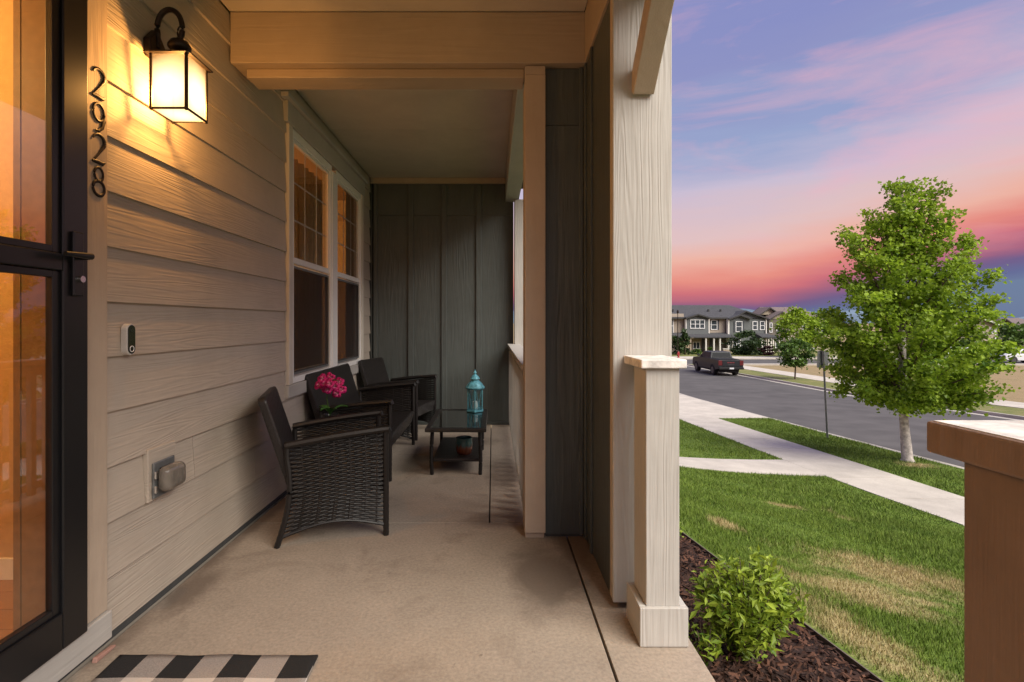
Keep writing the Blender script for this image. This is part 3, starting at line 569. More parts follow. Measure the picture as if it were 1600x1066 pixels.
# ------------------------------------------------------------------ end wall: board and batten
ew = thing('batten_wall', 'dark grey green board and batten wall closing the far end of the porch', 'wall', (-.6, 6.1, 0))
bats = [585.5, 642, 694, 748]
xs_ = [-1.462] + [(p-770)/800*6.03 for p in bats] + [.245]
for i in range(5):
    a, b = xs_[i]+.002, xs_[i+1]-.002
    bx('panel', M['green'], ew, a, b, 6.04+.003*(i % 2), 6.2, .03, 2.462); bx('panel', M['green'], ew, a, b, 6.043-.003*(i % 2), 6.2, 2.466, 2.9)
for xb in xs_[1:5]: bx('batten', M['green'], ew, xb-.031, xb+.031, 6.018, 6.0395, .035, 2.829, bevel=.003)
bx('batten', M['green'], ew, -1.437, -1.40, 6.018, 6.0395, .035, 2.829, bevel=.003)
bx('base_trim', M['green'], ew, -1.437, .245, 6.0, 6.036, .0, .034, bevel=.003)
fp = thing('far_post', 'pale cream post at the far corner of the porch railing', 'post', (.30, 5.9, 0))
bx('shaft', M['cream_z'], fp, .25, .36, 5.86, 6.02, 0, 2.61, bevel=.003)
rl = thing('porch_railing', 'cream railing with square balusters along the far side of the porch', 'railing', (.24, 4.5, 0))
bx('cap_rail', M['cream_y'], rl, .17, .31, 3.045, 5.99, .915, .952, bevel=.004); bx('top_rail', M['cream_y'], rl, .222, .262, 3.045, 5.855, .845, .905, bevel=.003); bx('bottom_rail', M['cream_y'], rl, .222, .262, 3.045, 5.855, .085, .135, bevel=.003)
b0 = bx('baluster', M['cream_z'], rl, .183, .221, 3.12, 3.158, .06, .875, bevel=.003)
for k in range(1, 24):
    c = b0.copy(); C.objects.link(c); c.parent = rl; c.location.y += .1175*k

# ------------------------------------------------------------------ wall lantern
wl = thing('wall_lantern', 'lit bronze wall lantern with frosted panes hanging from a scroll arm', 'lantern', (-1.43, 2.15, 2.05))
lx0, lx1, ly0, ly1, lz0, lz1 = -1.388, -1.245, 2.08, 2.223, 2.072, 2.292; lcx, lcy = (lx0+lx1)/2, (ly0+ly1)/2
MB().prism([(2.105, 2.30), (2.195, 2.30), (2.205, 2.37), (2.15, 2.43), (2.10, 2.37)], 'x', -1.437, -1.405).build('backplate', M['bronze'], wl, bevel=.006)
arc = []
for i in range(22):
    t = i/21; an = R(205 - 245*t); arc.append((-1.352 + .055*math.cos(an) - .006*t, lcy-.004, 2.395 + .082*math.sin(an) + .035))
arc = [(-1.41, lcy, 2.35), (-1.408, lcy, 2.38)] + arc[1:]
MB().tube(arc, [.012]*4+[.011]*(len(arc)-6)+[.009, .007], 8).build('scroll_arm', M['bronze'], wl, smooth=True)
ring = [(lcx+.004+.012*math.cos(a), lcy, 2.418+.026*math.sin(a)) for a in np.linspace(0, 2*np.pi, 17)]
MB().tube(ring, .0035, 6, cap=False).build('hanging_ring', M['bronze'], wl, smooth=True)
MB().lathe([(.008, .365-.30), (.014, .055), (.034, .045), (.044, .028), (.044, .018), (.036, .008), (.016, .0)], (lcx, lcy, 2.334), 20).build('dome', M['bronze'], wl, smooth=True)
MB().lathe([(.03, 0), (.02, .02), (.012, .04)], (lcx, lcy, 2.298), 16).build('neck', M['bronze'], wl, smooth=True)
bx('roof_plate', M['bronze'], wl, lx0-.02, lx1+.02, ly0-.02, ly1+.02, lz1, lz1+.006, bevel=.001)
for x in (lx0, lx1):
    for y in (ly0, ly1): bx('corner_bar', M['bronze'], wl, x-.005, x+.005, y-.005, y+.005, lz0-.008, lz1-.0005)
for (a, b, c, d_) in ((lx0, lx1, ly0-.004, ly0+.003), (lx0, lx1, ly1-.003, ly1+.004)): bx('bottom_bar', M['bronze'], wl, a+.004, b-.004, c, d_, lz0-.004, lz0+.003)
for (a, b) in ((lx0-.004, lx0+.003), (lx1-.003, lx1+.004)): bx('bottom_bar', M['bronze'], wl, a, b, ly0+.004, ly1-.004, lz0-.004, lz0+.003)
pm, pn_, pp_ = mat('frosted_lit_pane'); pn_.nodes.remove(pp_); em = nd(pn_, 'ShaderNodeEmission'); geo = nd(pn_, 'ShaderNodeNewGeometry'); sz = nd(pn_, 'ShaderNodeSeparateXYZ'); pn_.links.new(geo.outputs['Position'], sz.inputs[0])
# frosted glass lit by the bulb: brighter where the glass is nearer to it; most of the bulb's light passes through
bulb = Vector((lcx, lcy, lz0+.085)); dv = nd(pn_, 'ShaderNodeVectorMath', operation='DISTANCE'); dv.inputs[1].default_value = bulb; pn_.links.new(geo.outputs['Position'], dv.inputs[0])
mrz = nd(pn_, 'ShaderNodeMapRange'); mrz.inputs[1].default_value = .155; mrz.inputs[2].default_value = .072; pn_.links.new(dv.outputs['Value'], mrz.inputs[0])
crp = nd(pn_, 'ShaderNodeValToRGB'); crp.color_ramp.elements[0].color = (.22, .115, .038, 1); crp.color_ramp.elements[1].color = (1.0, .80, .50, 1); mid_ = crp.color_ramp.elements.new(.45); mid_.color = (.62, .43, .20, 1); pn_.links.new(mrz.outputs[0], crp.inputs[0])
pn_.links.new(crp.outputs[0], em.inputs[0]); em.inputs[1].default_value = 1.5
ptr = nd(pn_, 'ShaderNodeBsdfTransparent'); ptr.inputs[0].default_value = (1, .93, .8, 1); pmx = nd(pn_, 'ShaderNodeMixShader'); pmx.inputs[0].default_value = .55
pn_.links.new(ptr.outputs[0], pmx.inputs[1]); pn_.links.new(em.outputs[0], pmx.inputs[2]); pn_.links.new(pmx.outputs[0], pn_.nodes['Material Output'].inputs[0])
lamp('lantern_bulb', bulb, 46, (1, .52, .165), .025)
e = .001
bx('pane', pm, wl, lx0+.004, lx1-.004, ly0-e, ly0+e, lz0+.003, lz1-.001); bx('pane', pm, wl, lx0+.004, lx1-.004, ly1-e, ly1+e, lz0+.003, lz1-.001)
bx('pane', pm, wl, lx0-e, lx0+e, ly0+.004, ly1-.004, lz0+.003, lz1-.001); bx('pane', pm, wl, lx1-e, lx1+e, ly0+.004, ly1-.004, lz0+.003, lz1-.001)
bx('bottom_pane', pm, wl, lx0+.004, lx1-.004, ly0+.004, ly1-.004, lz0-.001, lz0+.001)

# ------------------------------------------------------------------ house number digits (stroke shapes)
def arcpts(cx, cz, rx, rz, a0, a1, n=16): return [(cx+rx*math.cos(R(a)), cz+rz*math.sin(R(a))) for a in np.linspace(a0, a1, n)]
def digit(ch, ztop, label):
    h = .105; wv = .06; yc = 1.853
    if ch == '2':
        pts = arcpts(0, .76, .36, .24, 165, -35, 18) + [(.05, .38), (-.36, .03)]; ws = [.05]*3 + list(np.linspace(.06, .12, 12)) + [.11, .10, .09, .06, .05]
        strokes = [(pts, ws), ([(-.40, .035), (-.1, .05), (.25, .03), (.40, .10)], [.07, .10, .10, .04])]
    elif ch == '9':
        strokes = [(arcpts(0, .68, .34, .30, 0, 360, 24), [.07]*24), ([(.33, .66), (.33, .45), (.22, .2), (.0, .04), (-.22, .03)], [.10, .11, .10, .07, .05])]
    else:
        strokes = [(arcpts(0, .74, .27, .235, 0, 360, 22), [.07]*22), (arcpts(0, .26, .36, .25, 0, 360, 24), [.08]*24)]
    b = MB()
    for pts, ws in strokes:
        b.tube([(-1.4255, yc+p*wv/.8, ztop-h+q*h) for p, q in pts], [x*h*.74 for x in ws][:len(pts)], 8, flat=1.0)
    b.v = [(-1.4255+(x+1.4255)*.45, y, z) for x, y, z in b.v]
    o = b.build('house_number', M['bronze'], smooth=True)
    return tag(o, label, 'number', 'house number digits on the door casing')
digit('2', 2.117, 'bronze numeral 2, topmost of the four house number digits')
digit('9', 1.994, 'bronze numeral 9 of the house number')
digit('2', 1.880, 'bronze numeral 2 between the 9 and the 8 of the house number')
digit('8', 1.763, 'bronze numeral 8, lowest of the four house number digits')

# ------------------------------------------------------------------ doorbell, outlet cover
db = thing('video_doorbell', 'slim video doorbell with black face and grey rim on the siding', 'doorbell', (-1.437, 2.0, 1.07))
def stadium(cy, z0, z1, r, n=12): return arcpts(cy, z1-r, r, r, 0, 180, n) + arcpts(cy, z0+r, r, r, 180, 360, n)
MB().prism(stadium(2.0, 1.072, 1.196, .024), 'x', -1.437, -1.412).build('rim', simple('grey_plastic', (.52, .49, .45), .4), db, bevel=.003)
MB().prism(stadium(2.0, 1.078, 1.190, .019), 'x', -1.4118, -1.4095).build('face', simple('gloss_black', (.006, .006, .006), .12), db)
MB().tube([(-1.4093, 2+.011*math.cos(a), 1.097+.011*math.sin(a)) for a in np.linspace(0, 2*np.pi, 20)], .0016, 6, cap=False).build('button_ring', simple('ring_white', (.7, .7, .7), .4), db)
MB().tube([(-1.4095, 2, 1.168), (-1.408, 2, 1.168)], .008, 14).build('lens', simple('lens_dark', (.02, .02, .025), .1), db)
oc = thing('outlet_cover', 'smoky clear bubble cover over an outdoor outlet on the lower siding', 'outlet cover', (-1.42, 2.2, .46))
bx('gasket', M['galv'], oc, -1.4235, -1.412, 2.135, 2.275, .462, .612, bevel=.004)
sk = simple('smoky_plastic', (.60, .52, .43), .12, var=.2); sk.node_tree.nodes['Principled BSDF'].inputs['Transmission Weight'].default_value = .75
bub = MB().box(-1.4115, -1.352, 2.140, 2.276, .486, .592).build('bubble', sk, oc, bevel=.028); bub.modifiers['bevel'].segments = 5
for f_ in bub.data.polygons: f_.use_smooth = True
bx('socket_plate', M['dark'], oc, -1.4112, -1.405, 2.17, 2.24, .49, .585)
for z in (.49, .55): MB().tube([(-1.40, 2.128, z), (-1.40, 2.128, z+.03)], .006, 8).build('hinge', M['chrome'], oc)

# ------------------------------------------------------------------ doormat
mm, mn, mp_ = mat('buffalo_check'); g_ = nd(mn, 'ShaderNodeNewGeometry'); sx = nd(mn, 'ShaderNodeSeparateXYZ'); mn.links.new(g_.outputs['Position'], sx.inputs[0])
def band(sock, off, wd):
    a = nd(mn, 'ShaderNodeMath', operation='MULTIPLY_ADD'); a.inputs[1].default_value = 1/(2*wd); a.inputs[2].default_value = -off/(2*wd); mn.links.new(sock, a.inputs[0])
    f = nd(mn, 'ShaderNodeMath', operation='FRACT'); mn.links.new(a.outputs[0], f.inputs[0])
    l = nd(mn, 'ShaderNodeMath', operation='LESS_THAN'); l.inputs[1].default_value = .5; mn.links.new(f.outputs[0], l.inputs[0]); return l.outputs[0]
bxm = band(sx.outputs['X'], -1.336, .1017); bym = band(sx.outputs['Y'], 1.836-.12-2.4, .12)
sm_ = nd(mn, 'ShaderNodeMath', operation='ADD'); mn.links.new(bxm, sm_.inputs[0]); mn.links.new(bym, sm_.inputs[1])
nz = setin(nd(mn, 'ShaderNodeTexNoise'), Scale=260, Detail=2); mn.links.new(g_.outputs['Position'], nz.inputs['Vector'])
hf = nd(mn, 'ShaderNodeMath', operation='MULTIPLY_ADD'); hf.inputs[1].default_value = .4; hf.inputs[2].default_value = -.2; mn.links.new(nz.outputs[0], hf.inputs[0])
s2 = nd(mn, 'ShaderNodeMath', operation='MULTIPLY_ADD'); s2.inputs[1].default_value = .5; mn.links.new(sm_.outputs[0], s2.inputs[0]); mn.links.new(hf.outputs[0], s2.inputs[2])
cr = nd(mn, 'ShaderNodeValToRGB'); cr.color_ramp.elements[0].color = (.50, .44, .39, 1); cr.color_ramp.elements[0].position = .1; cr.color_ramp.elements[1].color = (.008, .007, .007, 1); cr.color_ramp.elements[1].position = .93
em_ = cr.color_ramp.elements.new(.5); em_.color = (.27, .235, .21, 1)
mn.links.new(s2.outputs[0], cr.inputs[0]); mn.links.new(cr.outputs[0], mp_.inputs['Base Color']); setin(mp_, Roughness=.95)
bw = nd(mn, 'ShaderNodeBump'); setin(bw, Strength=.8, Distance=.003); mn.links.new(nz.outputs[0], bw.inputs['Height']); mn.links.new(bw.outputs[0], mp_.inputs['Normal'])
mt = MB(); nx_, ny_ = 30, 40
for j in range(ny_+1):
    for i in range(nx_+1):
        x = -1.336 + .712*i/nx_; y = .75 + 1.086*j/ny_; mt.v.append((x + .002*math.sin(y*23), y + .0025*math.sin(x*31), .0085 + .0015*math.sin(x*19+y*7)))
mt.f = [(j*(nx_+1)+i, j*(nx_+1)+i+1, (j+1)*(nx_+1)+i+1, (j+1)*(nx_+1)+i) for j in range(ny_) for i in range(nx_)]
mo = mt.build('doormat', mm, smooth=True); sd = mo.modifiers.new('s', 'SOLIDIFY'); sd.thickness = .007; sd.offset = -1
tag(mo, 'black and white buffalo check woven mat in front of the door', 'mat')

# ------------------------------------------------------------------ wicker furniture
def weave_mat():
    m, n, p = mat('woven_rattan'); t = nd(n, 'ShaderNodeTexCoord')
    ck = setin(nd(n, 'ShaderNodeTexBrick')); ck.offset = .5; setin(ck, Scale=1.0); ck.inputs['Brick Width'].default_value = .020; ck.inputs['Row Height'].default_value = .0085; ck.inputs['Mortar Size'].default_value = .0014; ck.inputs['Mortar Smooth'].default_value = .9
    ck.inputs['Color1'].default_value = (.021, .0155, .013, 1); ck.inputs['Color2'].default_value = (.014, .0105, .009, 1); ck.inputs['Mortar'].default_value = (.003, .003, .003, 1)
    mp = nd(n, 'ShaderNodeMapping'); mp.inputs['Rotation'].default_value = (R(50), 0, R(45)); n.links.new(t.outputs['Object'], mp.inputs[0]); n.links.new(mp.outputs[0], ck.inputs['Vector'])
    n.links.new(ck.outputs[0], p.inputs['Base Color']); setin(p, Roughness=.4)
    b = nd(n, 'ShaderNodeBump'); b.invert = True; setin(b, Strength=.8, Distance=.004); n.links.new(ck.outputs['Fac'], b.inputs['Height']); n.links.new(b.outputs[0], p.inputs['Normal']); return m
M['weave'] = weave_mat()
def side_edge(t):      # rear and front edge of a side panel at height fraction t (0 floor, 1 arm)
    zr = .54*t; zf = .60*t
    return Vector((-.285 + .055*math.sin(min(1, t*1.15)*math.pi*.75), 0, zr)), Vector((.275, 0, zf))
def side_panel(yc, sgn):
    b = MB(); n = 42
    for i in range(n):
        t = (i+.5)/n; t0 = .085 + .885*t; pr = (i // 2 + .5)*2/n; tp = .085+.885*pr
        pts = []
        for k in range(25):
            u = k/24; arch = .055*math.sin(math.pi*u)*(1-t)**2
            # strands are drawn together in pairs where they turn round the legs
            e_ = max(0, 1-min(u, 1-u)/.16); tt = t0*(1-.75*e_) + tp*.75*e_
            r_, f_ = side_edge(tt); p = r_.lerp(f_, u)
            wob = .0035*math.cos(math.pi*(k*.5+i)); pts.append((p.x, yc+wob, p.z+arch))
        b.tube(pts, .0056, 4, flat=.75, cap=False)
    return b
def stakes(yc):
    b = MB()
    for u in (.14, .3, .46, .62, .78, .9):
        pts = []
        for k in range(8):
            t = .1+.87*k/7; r_, f_ = side_edge(t); p = r_.lerp(f_, u); pts.append((p.x, yc, p.z+.055*math.sin(math.pi*u)*(1-t)**2))
        b.tube(pts, .005, 5)
    return b
def sofa(name, label, width, loc, rz, group):
    t = thing(name, label, 'sofa' if width > .8 else 'armchair', loc, R(rz), group); hw = width/2
    rt = M['rattan']
    for sg in (-1, 1):
        yc = sg*(hw-.02)
        o = side_panel(yc, sg).build('side_panel', rt, t, world=False, kind='stuff'); stakes(yc).build('stakes', rt, o, world=False, kind='stuff')
        # arm rail, wrapped
        r_, f_ = side_edge(1.0); n = 26; pts = []; rr = []
        for k in range(n):
            u = k/(n-1); p = r_.lerp(f_, u); pts.append((p.x-.01+.02*u, yc, p.z+.006*math.sin(u*math.pi))); rr.append(.019+.0012*(k % 2))
        pts.append((f_.x+.018, yc, f_.z-.02)); rr.append(.017)
        MB().tube(pts, rr, 8, flat=1.35).build('arm', rt, t, world=False, smooth=True)
        for e_ in (0, 1):
            pts = []; rr = []
            for k in range(34):
                tt = k/33; p = side_edge(tt)[e_]; pts.append((p.x + (-.012*(1-tt)**2 if e_ == 0 else 0), yc, p.z)); rr.append((.0155 if e_ else .0145)+.0014*(k % 2))
            MB().tube(pts, rr, 8).build('leg', rt, t, world=False, smooth=True)
        r_, f_ = side_edge(.095); MB().tube([r_.lerp(f_, u)+Vector((0, yc, .055*math.sin(math.pi*u))) for u in np.linspace(0, 1, 14)], .008, 6).build('bottom_rail', rt, t, world=False)
    # seat and its front apron
    MB().prism([(-.22, .315), (.27, .335), (.285, .325), (.262, .225), (.245, .225), (.255, .30), (-.22, .285)], 'y', -hw+.035, hw-.035).build('seat', M['weave'], t, world=False, bevel=.006)
    # reclined back, rounded corners
    Mb = Matrix.Translation((-.205, 0, .33)) @ Matrix.Rotation(R(-17.5), 4, 'Y')
    r0 = .035; H = .50; prof = [(-hw+.03, 0), (hw-.03, 0)] + [(hw-.03-r0+r0*math.cos(R(a)), H-r0+r0*math.sin(R(a))) for a in range(0, 91, 15)] + [(-hw+.03+r0-r0*math.sin(R(a)), H-r0+r0*math.cos(R(a))) for a in range(0, 91, 15)]
    MB().prism(prof, 'x', -.045, 0, Mb).build('backrest', M['weave'], t, world=False, bevel=.010)
    MB().box(-.23, .24, -hw+.04, hw-.04, .262, .283).build('seat_frame', rt, t, world=False)
    return t
GRP = 'black wicker porch seats'
sofa('wicker_armchair', 'black wicker armchair nearest the camera, turned slightly from the wall', .58, (-.945, 3.07, 0), 17, GRP)
sofa('wicker_loveseat', 'wide black wicker loveseat against the wall below the window', 1.19, (-1.055, 4.45, 0), 0, GRP)
sofa('wicker_armchair', 'black wicker armchair in the far corner by the dark end wall', .58, (-.98, 5.54, 0), -14, GRP)

# side stool hidden between chair and loveseat, carrying the orchid
st = thing('side_table', 'small black side table between the near armchair and the loveseat', 'table', (-1.18, 3.62, 0))
bx('top', M['weave'], st, -1.30, -1.06, 3.50, 3.74, .40, .425, bevel=.004)
for x in (-1.28, -1.08):
    for y in (3.52, 3.72): bx('leg', M['rattan'], st, x-.012, x+.012, y-.012, y+.012, 0, .3995)
orc = thing('orchid', 'pink orchid blossoms and green leaves in a dark pot by the armchair', 'plant', (-1.15, 3.62, .425))
MB().lathe([(.045, 0), (.058, .10), (.062, .125), (.055, .128), (.05, .11)], (-1.15, 3.62, .4255), 20).build('pot', simple('dark_glaze', (.02, .018, .018), .2), orc, smooth=True)
MB().tube([(-1.15, 3.62, .53), (-1.17, 3.61, .66), (-1.16, 3.60, .76), (-1.12, 3.59, .80), (-1.08, 3.585, .79)], .004, 6).build('stem', simple('stem_green', (.06, .12, .02), .5), orc, smooth=True)
def leafmesh(L, W, bend, n=8):
    b = MB(); rows = []
    for i in range(n+1):
        u = i/n; wv = W*math.sin(math.pi*min(1, u*.93+.07))**.7; x = L*u; z = bend*math.sin(u*math.pi*.8) - .25*bend*u
        b.v += [(x, -wv/2, z+.01*abs(1)), (x, 0, z), (x, wv/2, z+.01)]
    for i in range(n):
        for k in (0, 1): b.f.append((3*i+k, 3*i+k+1, 3*i+k+4, 3*i+k+3))
    return b
lg = simple('orchid_leaf', (.06, .17, .03), .35)
for a, L in ((150, .12), (20, .13), (250, .11), (-50, .12)):
    o = leafmesh(L, .05, .035).build('leaf', lg, orc, world=False, smooth=True); o.rotation_euler = (0, R(-15), R(a)); o.location = (0, 0, .125)
pk, kn, kp = mat('pink_petal'); at = nd(kn, 'ShaderNodeTexCoord'); ln = nd(kn, 'ShaderNodeVectorMath', operation='LENGTH'); kn.links.new(at.outputs['Object'], ln.inputs[0])
kr = nd(kn, 'ShaderNodeValToRGB'); kr.color_ramp.elements[0].color = (.80, .45, .55, 1); kr.color_ramp.elements[0].position = .004; kr.color_ramp.elements[1].color = (.60, .012, .16, 1); kr.color_ramp.elements[1].position = .022
kn.links.new(ln.outputs['Value'], kr.inputs[0]); kn.links.new(kr.outputs[0], kp.inputs['Base Color']); setin(kp, Roughness=.55)
fb = MB()
for k in range(7):
    a = 2*math.pi*k/7; big = 1 if k % 2 == 0 else .75
    pts = [(0, 0), (.010, .010), (.026, .014), (.036, .006), (.036, -.006), (.026, -.014), (.010, -.010)]
    vs = []
    for (r_, s_) in pts:
        x = r_*big; y = s_*big*1.35; z = .010*math.sin(r_*60) + .004*(k % 2); vs.append((x*math.cos(a)-y*math.sin(a), x*math.sin(a)+y*math.cos(a), z))
    fb.add(vs, [tuple(range(7))])
fb.add([(.006*math.cos(a), .006*math.sin(a), .012) for a in np.linspace(0, 2*np.pi, 7)[:-1]], [tuple(range(6))])
bl0 = None
for (px, py, Y, tilt) in ((505, 592, 3.60, 0), (517, 589, 3.62, 1), (500, 603, 3.56, 2), (512, 608, 3.55, 3), (524, 603, 3.57, 4), (531, 598, 3.6, 5), (527, 614, 3.56, 6), (508, 600, 3.53, 7), (516, 600, 3.5, 8), (534, 608, 3.58, 9)):
    if bl0 is None: o = bl0 = fb.build('blossom', pk, orc, world=False, smooth=True); o.modifiers.new('s', 'SOLIDIFY').thickness = .0015
    else: o = bl0.copy(); C.objects.link(o); o.parent = orc
    o.location = P(px, py, Y) - Vector(orc.location); o.rotation_euler = (R(80+18*math.sin(tilt*2.3)), R(20*math.cos(tilt*1.7)), R(25*math.sin(tilt*3.1))); o.scale = (1.0, 1.0, 1.6)
# coffee table
ct = thing('coffee_table', 'low black wicker coffee table with glass top and lower shelf', 'table', (-.29, 4.43, 0))
tx0, tx1, ty0, ty1, tz = -.53, -.05, 3.98, 4.88, .375
for a in ((tx0, tx1, ty0, ty0+.045), (tx0, tx1, ty1-.045, ty1), (tx0, tx0+.045, ty0+.045, ty1-.045), (tx1-.045, tx1, ty0+.045, ty1-.045)): bx('rim', M['weave'], ct, *a, tz-.03, tz, bevel=.006)
bx('glass_top', M['tglass'], ct, tx0+.046, tx1-.046, ty0+.046, ty1-.046, tz-.010, tz-.004)
bx('under_panel', M['rattan'], ct, tx0+.046, tx1-.046, ty0+.046, ty1-.046, tz-.028, tz-.02)
for sx_ in (-1, 1):
    for sy_ in (-1, 1):
        cx, cy = -.29, 4.43; pts = []; rr = []
        for k in range(24):
            u = k/23; pts.append((cx+sx_*(.19+.006*math.sin(u*math.pi) - .004*u), cy+sy_*(.39+.008*math.sin(u*math.pi)), u*(tz-.03))); rr.append(.0145+.0013*(k % 2))
        MB().tube(pts, rr, 8).build('leg', M['rattan'], ct, smooth=True)
bx('shelf', M['weave'], ct, -.475, -.105, 4.05, 4.81, .098, .124, bevel=.008)
# glazed pot on the shelf
gm, gn, gp = mat('drip_glaze'); gt = nd(gn, 'ShaderNodeTexCoord'); gsx = nd(gn, 'ShaderNodeSeparateXYZ'); gn.links.new(gt.outputs['Object'], gsx.inputs[0])
gmap = nd(gn, 'ShaderNodeMapping'); gmap.inputs['Scale'].default_value = (60, 60, 6); gn.links.new(gt.outputs['Object'], gmap.inputs[0]); gno = setin(nd(gn, 'ShaderNodeTexNoise'), Scale=1, Detail=2); gn.links.new(gmap.outputs[0], gno.inputs['Vector'])
gma = nd(gn, 'ShaderNodeMath', operation='MULTIPLY_ADD'); gma.inputs[1].default_value = .11; gn.links.new(gno.outputs[0], gma.inputs[0]); gn.links.new(gsx.outputs['Z'], gma.inputs[2])
gr_ = nd(gn, 'ShaderNodeValToRGB'); gr_.color_ramp.elements[0].color = (.09, .028, .014, 1); gr_.color_ramp.elements[0].position = .115; gr_.color_ramp.elements[1].color = (.035, .085, .08, 1); gr_.color_ramp.elements[1].position = .14
gn.links.new(gma.outputs[0], gr_.inputs[0]); gn.links.new(gr_.outputs[0], gp.inputs['Base Color']); setin(gp, Roughness=.15)
gpot = MB().lathe([(.05, 0), (.062, .012), (.069, .05), (.069, .09), (.064, .118), (.067, .132), (.062, .136), (.057, .118), (.060, .06), (.03, .02)], (0, 0, 0), 28).build('glazed_pot', gm, smooth=True); gpot.location = (-.235, 4.20, .1245)
tag(gpot, 'small glazed pot with teal rim and brown drips on the coffee table shelf', 'pot')
# teal candle lantern on the table
tl = thing('candle_lantern', 'weathered teal metal candle lantern standing at the far end of the coffee table', 'lantern', (-.165, 4.77, .3755))
c_ = (-.165, 4.77, .3755)
MB().lathe([(.088, 0), (.088, .012), (.078, .018)], c_, 6, R(30)).build('base', M['teal'], tl)
MB().lathe([(.084, .205), (.092, .215), (.092, .222), (.08, .238), (.066, .258), (.045, .278), (.036, .284), (.036, .296), (.046, .300), (.036, .318), (.018, .335), (.012, .34), (.012, .352), (.016, .358), (.006, .372), (.003, .385)], c_, 12, R(15)).build('dome_roof', M['teal'], tl)
for k in range(6):
    a = R(30+60*k); a2 = R(90+60*k); p = Vector((c_[0]+.076*math.cos(a), c_[1]+.076*math.sin(a), 0)); q = Vector((c_[0]+.076*math.cos(a2), c_[1]+.076*math.sin(a2), 0))
    MB().tube([(p.x, p.y, c_[2]+.016), (p.x, p.y, c_[2]+.207)], .006, 6).build('corner_post', M['teal'], tl)
    b = MB(); mid = (p+q)/2
    b.add([(p.x, p.y, c_[2]+.02), (q.x, q.y, c_[2]+.02), (q.x, q.y, c_[2]+.204), (p.x, p.y, c_[2]+.204)], [(0, 1, 2, 3)]); b.build('pane', M['bglass'], tl)
    o_ = MB(); e1 = p.lerp(q, .12); e2 = p.lerp(q, .88); md = p.lerp(q, .5)
    o_.tube([(e1.x, e1.y, c_[2]+.19), (md.x, md.y, c_[2]+.05)], .0028, 5).tube([(e2.x, e2.y, c_[2]+.19), (md.x, md.y, c_[2]+.05)], .0028, 5).tube([(md.x, md.y, c_[2]+.02), (md.x, md.y, c_[2]+.06)], .006, 5).tube([(e1.x, e1.y, c_[2]+.03), (md.x, md.y, c_[2]+.045), (e2.x, e2.y, c_[2]+.03)], .004, 5)
    o_.build('scroll_bars', M['teal'], tl)
MB().lathe([(.026, .013), (.026, .09), (.02, .092), (.003, .092)], c_, 14).build('candle', M['white'], tl, smooth=True)

# ------------------------------------------------------------------ vegetation builders
def unit(v): return v/np.maximum(np.linalg.norm(v, axis=-1, keepdims=True), 1e-9)
def leaves(cen, size, up=.5, jit=.5, aspect=1.0, fold=.25):
    """pointed leaves (two quads folded along the midrib) at the given centres"""
    N = len(cen); nrm = unit(rng.normal(0, 1, (N, 3)) + np.array([0, 0, up*2])); ax = unit(np.cross(nrm, rng.normal(0, 1, (N, 3)))); bi = np.cross(nrm, ax)
    L = size*rng.uniform(1-jit, 1+jit, N)[:, None]; W = L*.42*aspect
    a = cen - ax*L*.5; b = cen + ax*L*.55 - nrm*L*.12; m1 = cen + ax*L*.05; side = bi*W; lift = nrm*L*fold*.5
    A = np.stack([a, m1-side+lift, b, m1], 1); B = np.stack([a, m1, b, m1+side+lift], 1)
    return np.concatenate([A, B], 0)
def crown(name, cen, size, m, parent, rnd=None, **k):
    V = leaves(cen, size, **k); r = rng.uniform(0, 1, len(cen)) if rnd is None else rnd
    off = np.array(parent.location); o = quads(name, V-off, m, parent, np.concatenate([r, r]), kind='stuff'); return o
def curve3(a, b, c, n=8): return [a*(1-t)**2 + b*2*t*(1-t) + c*t*t for t in np.linspace(0, 1, n)]

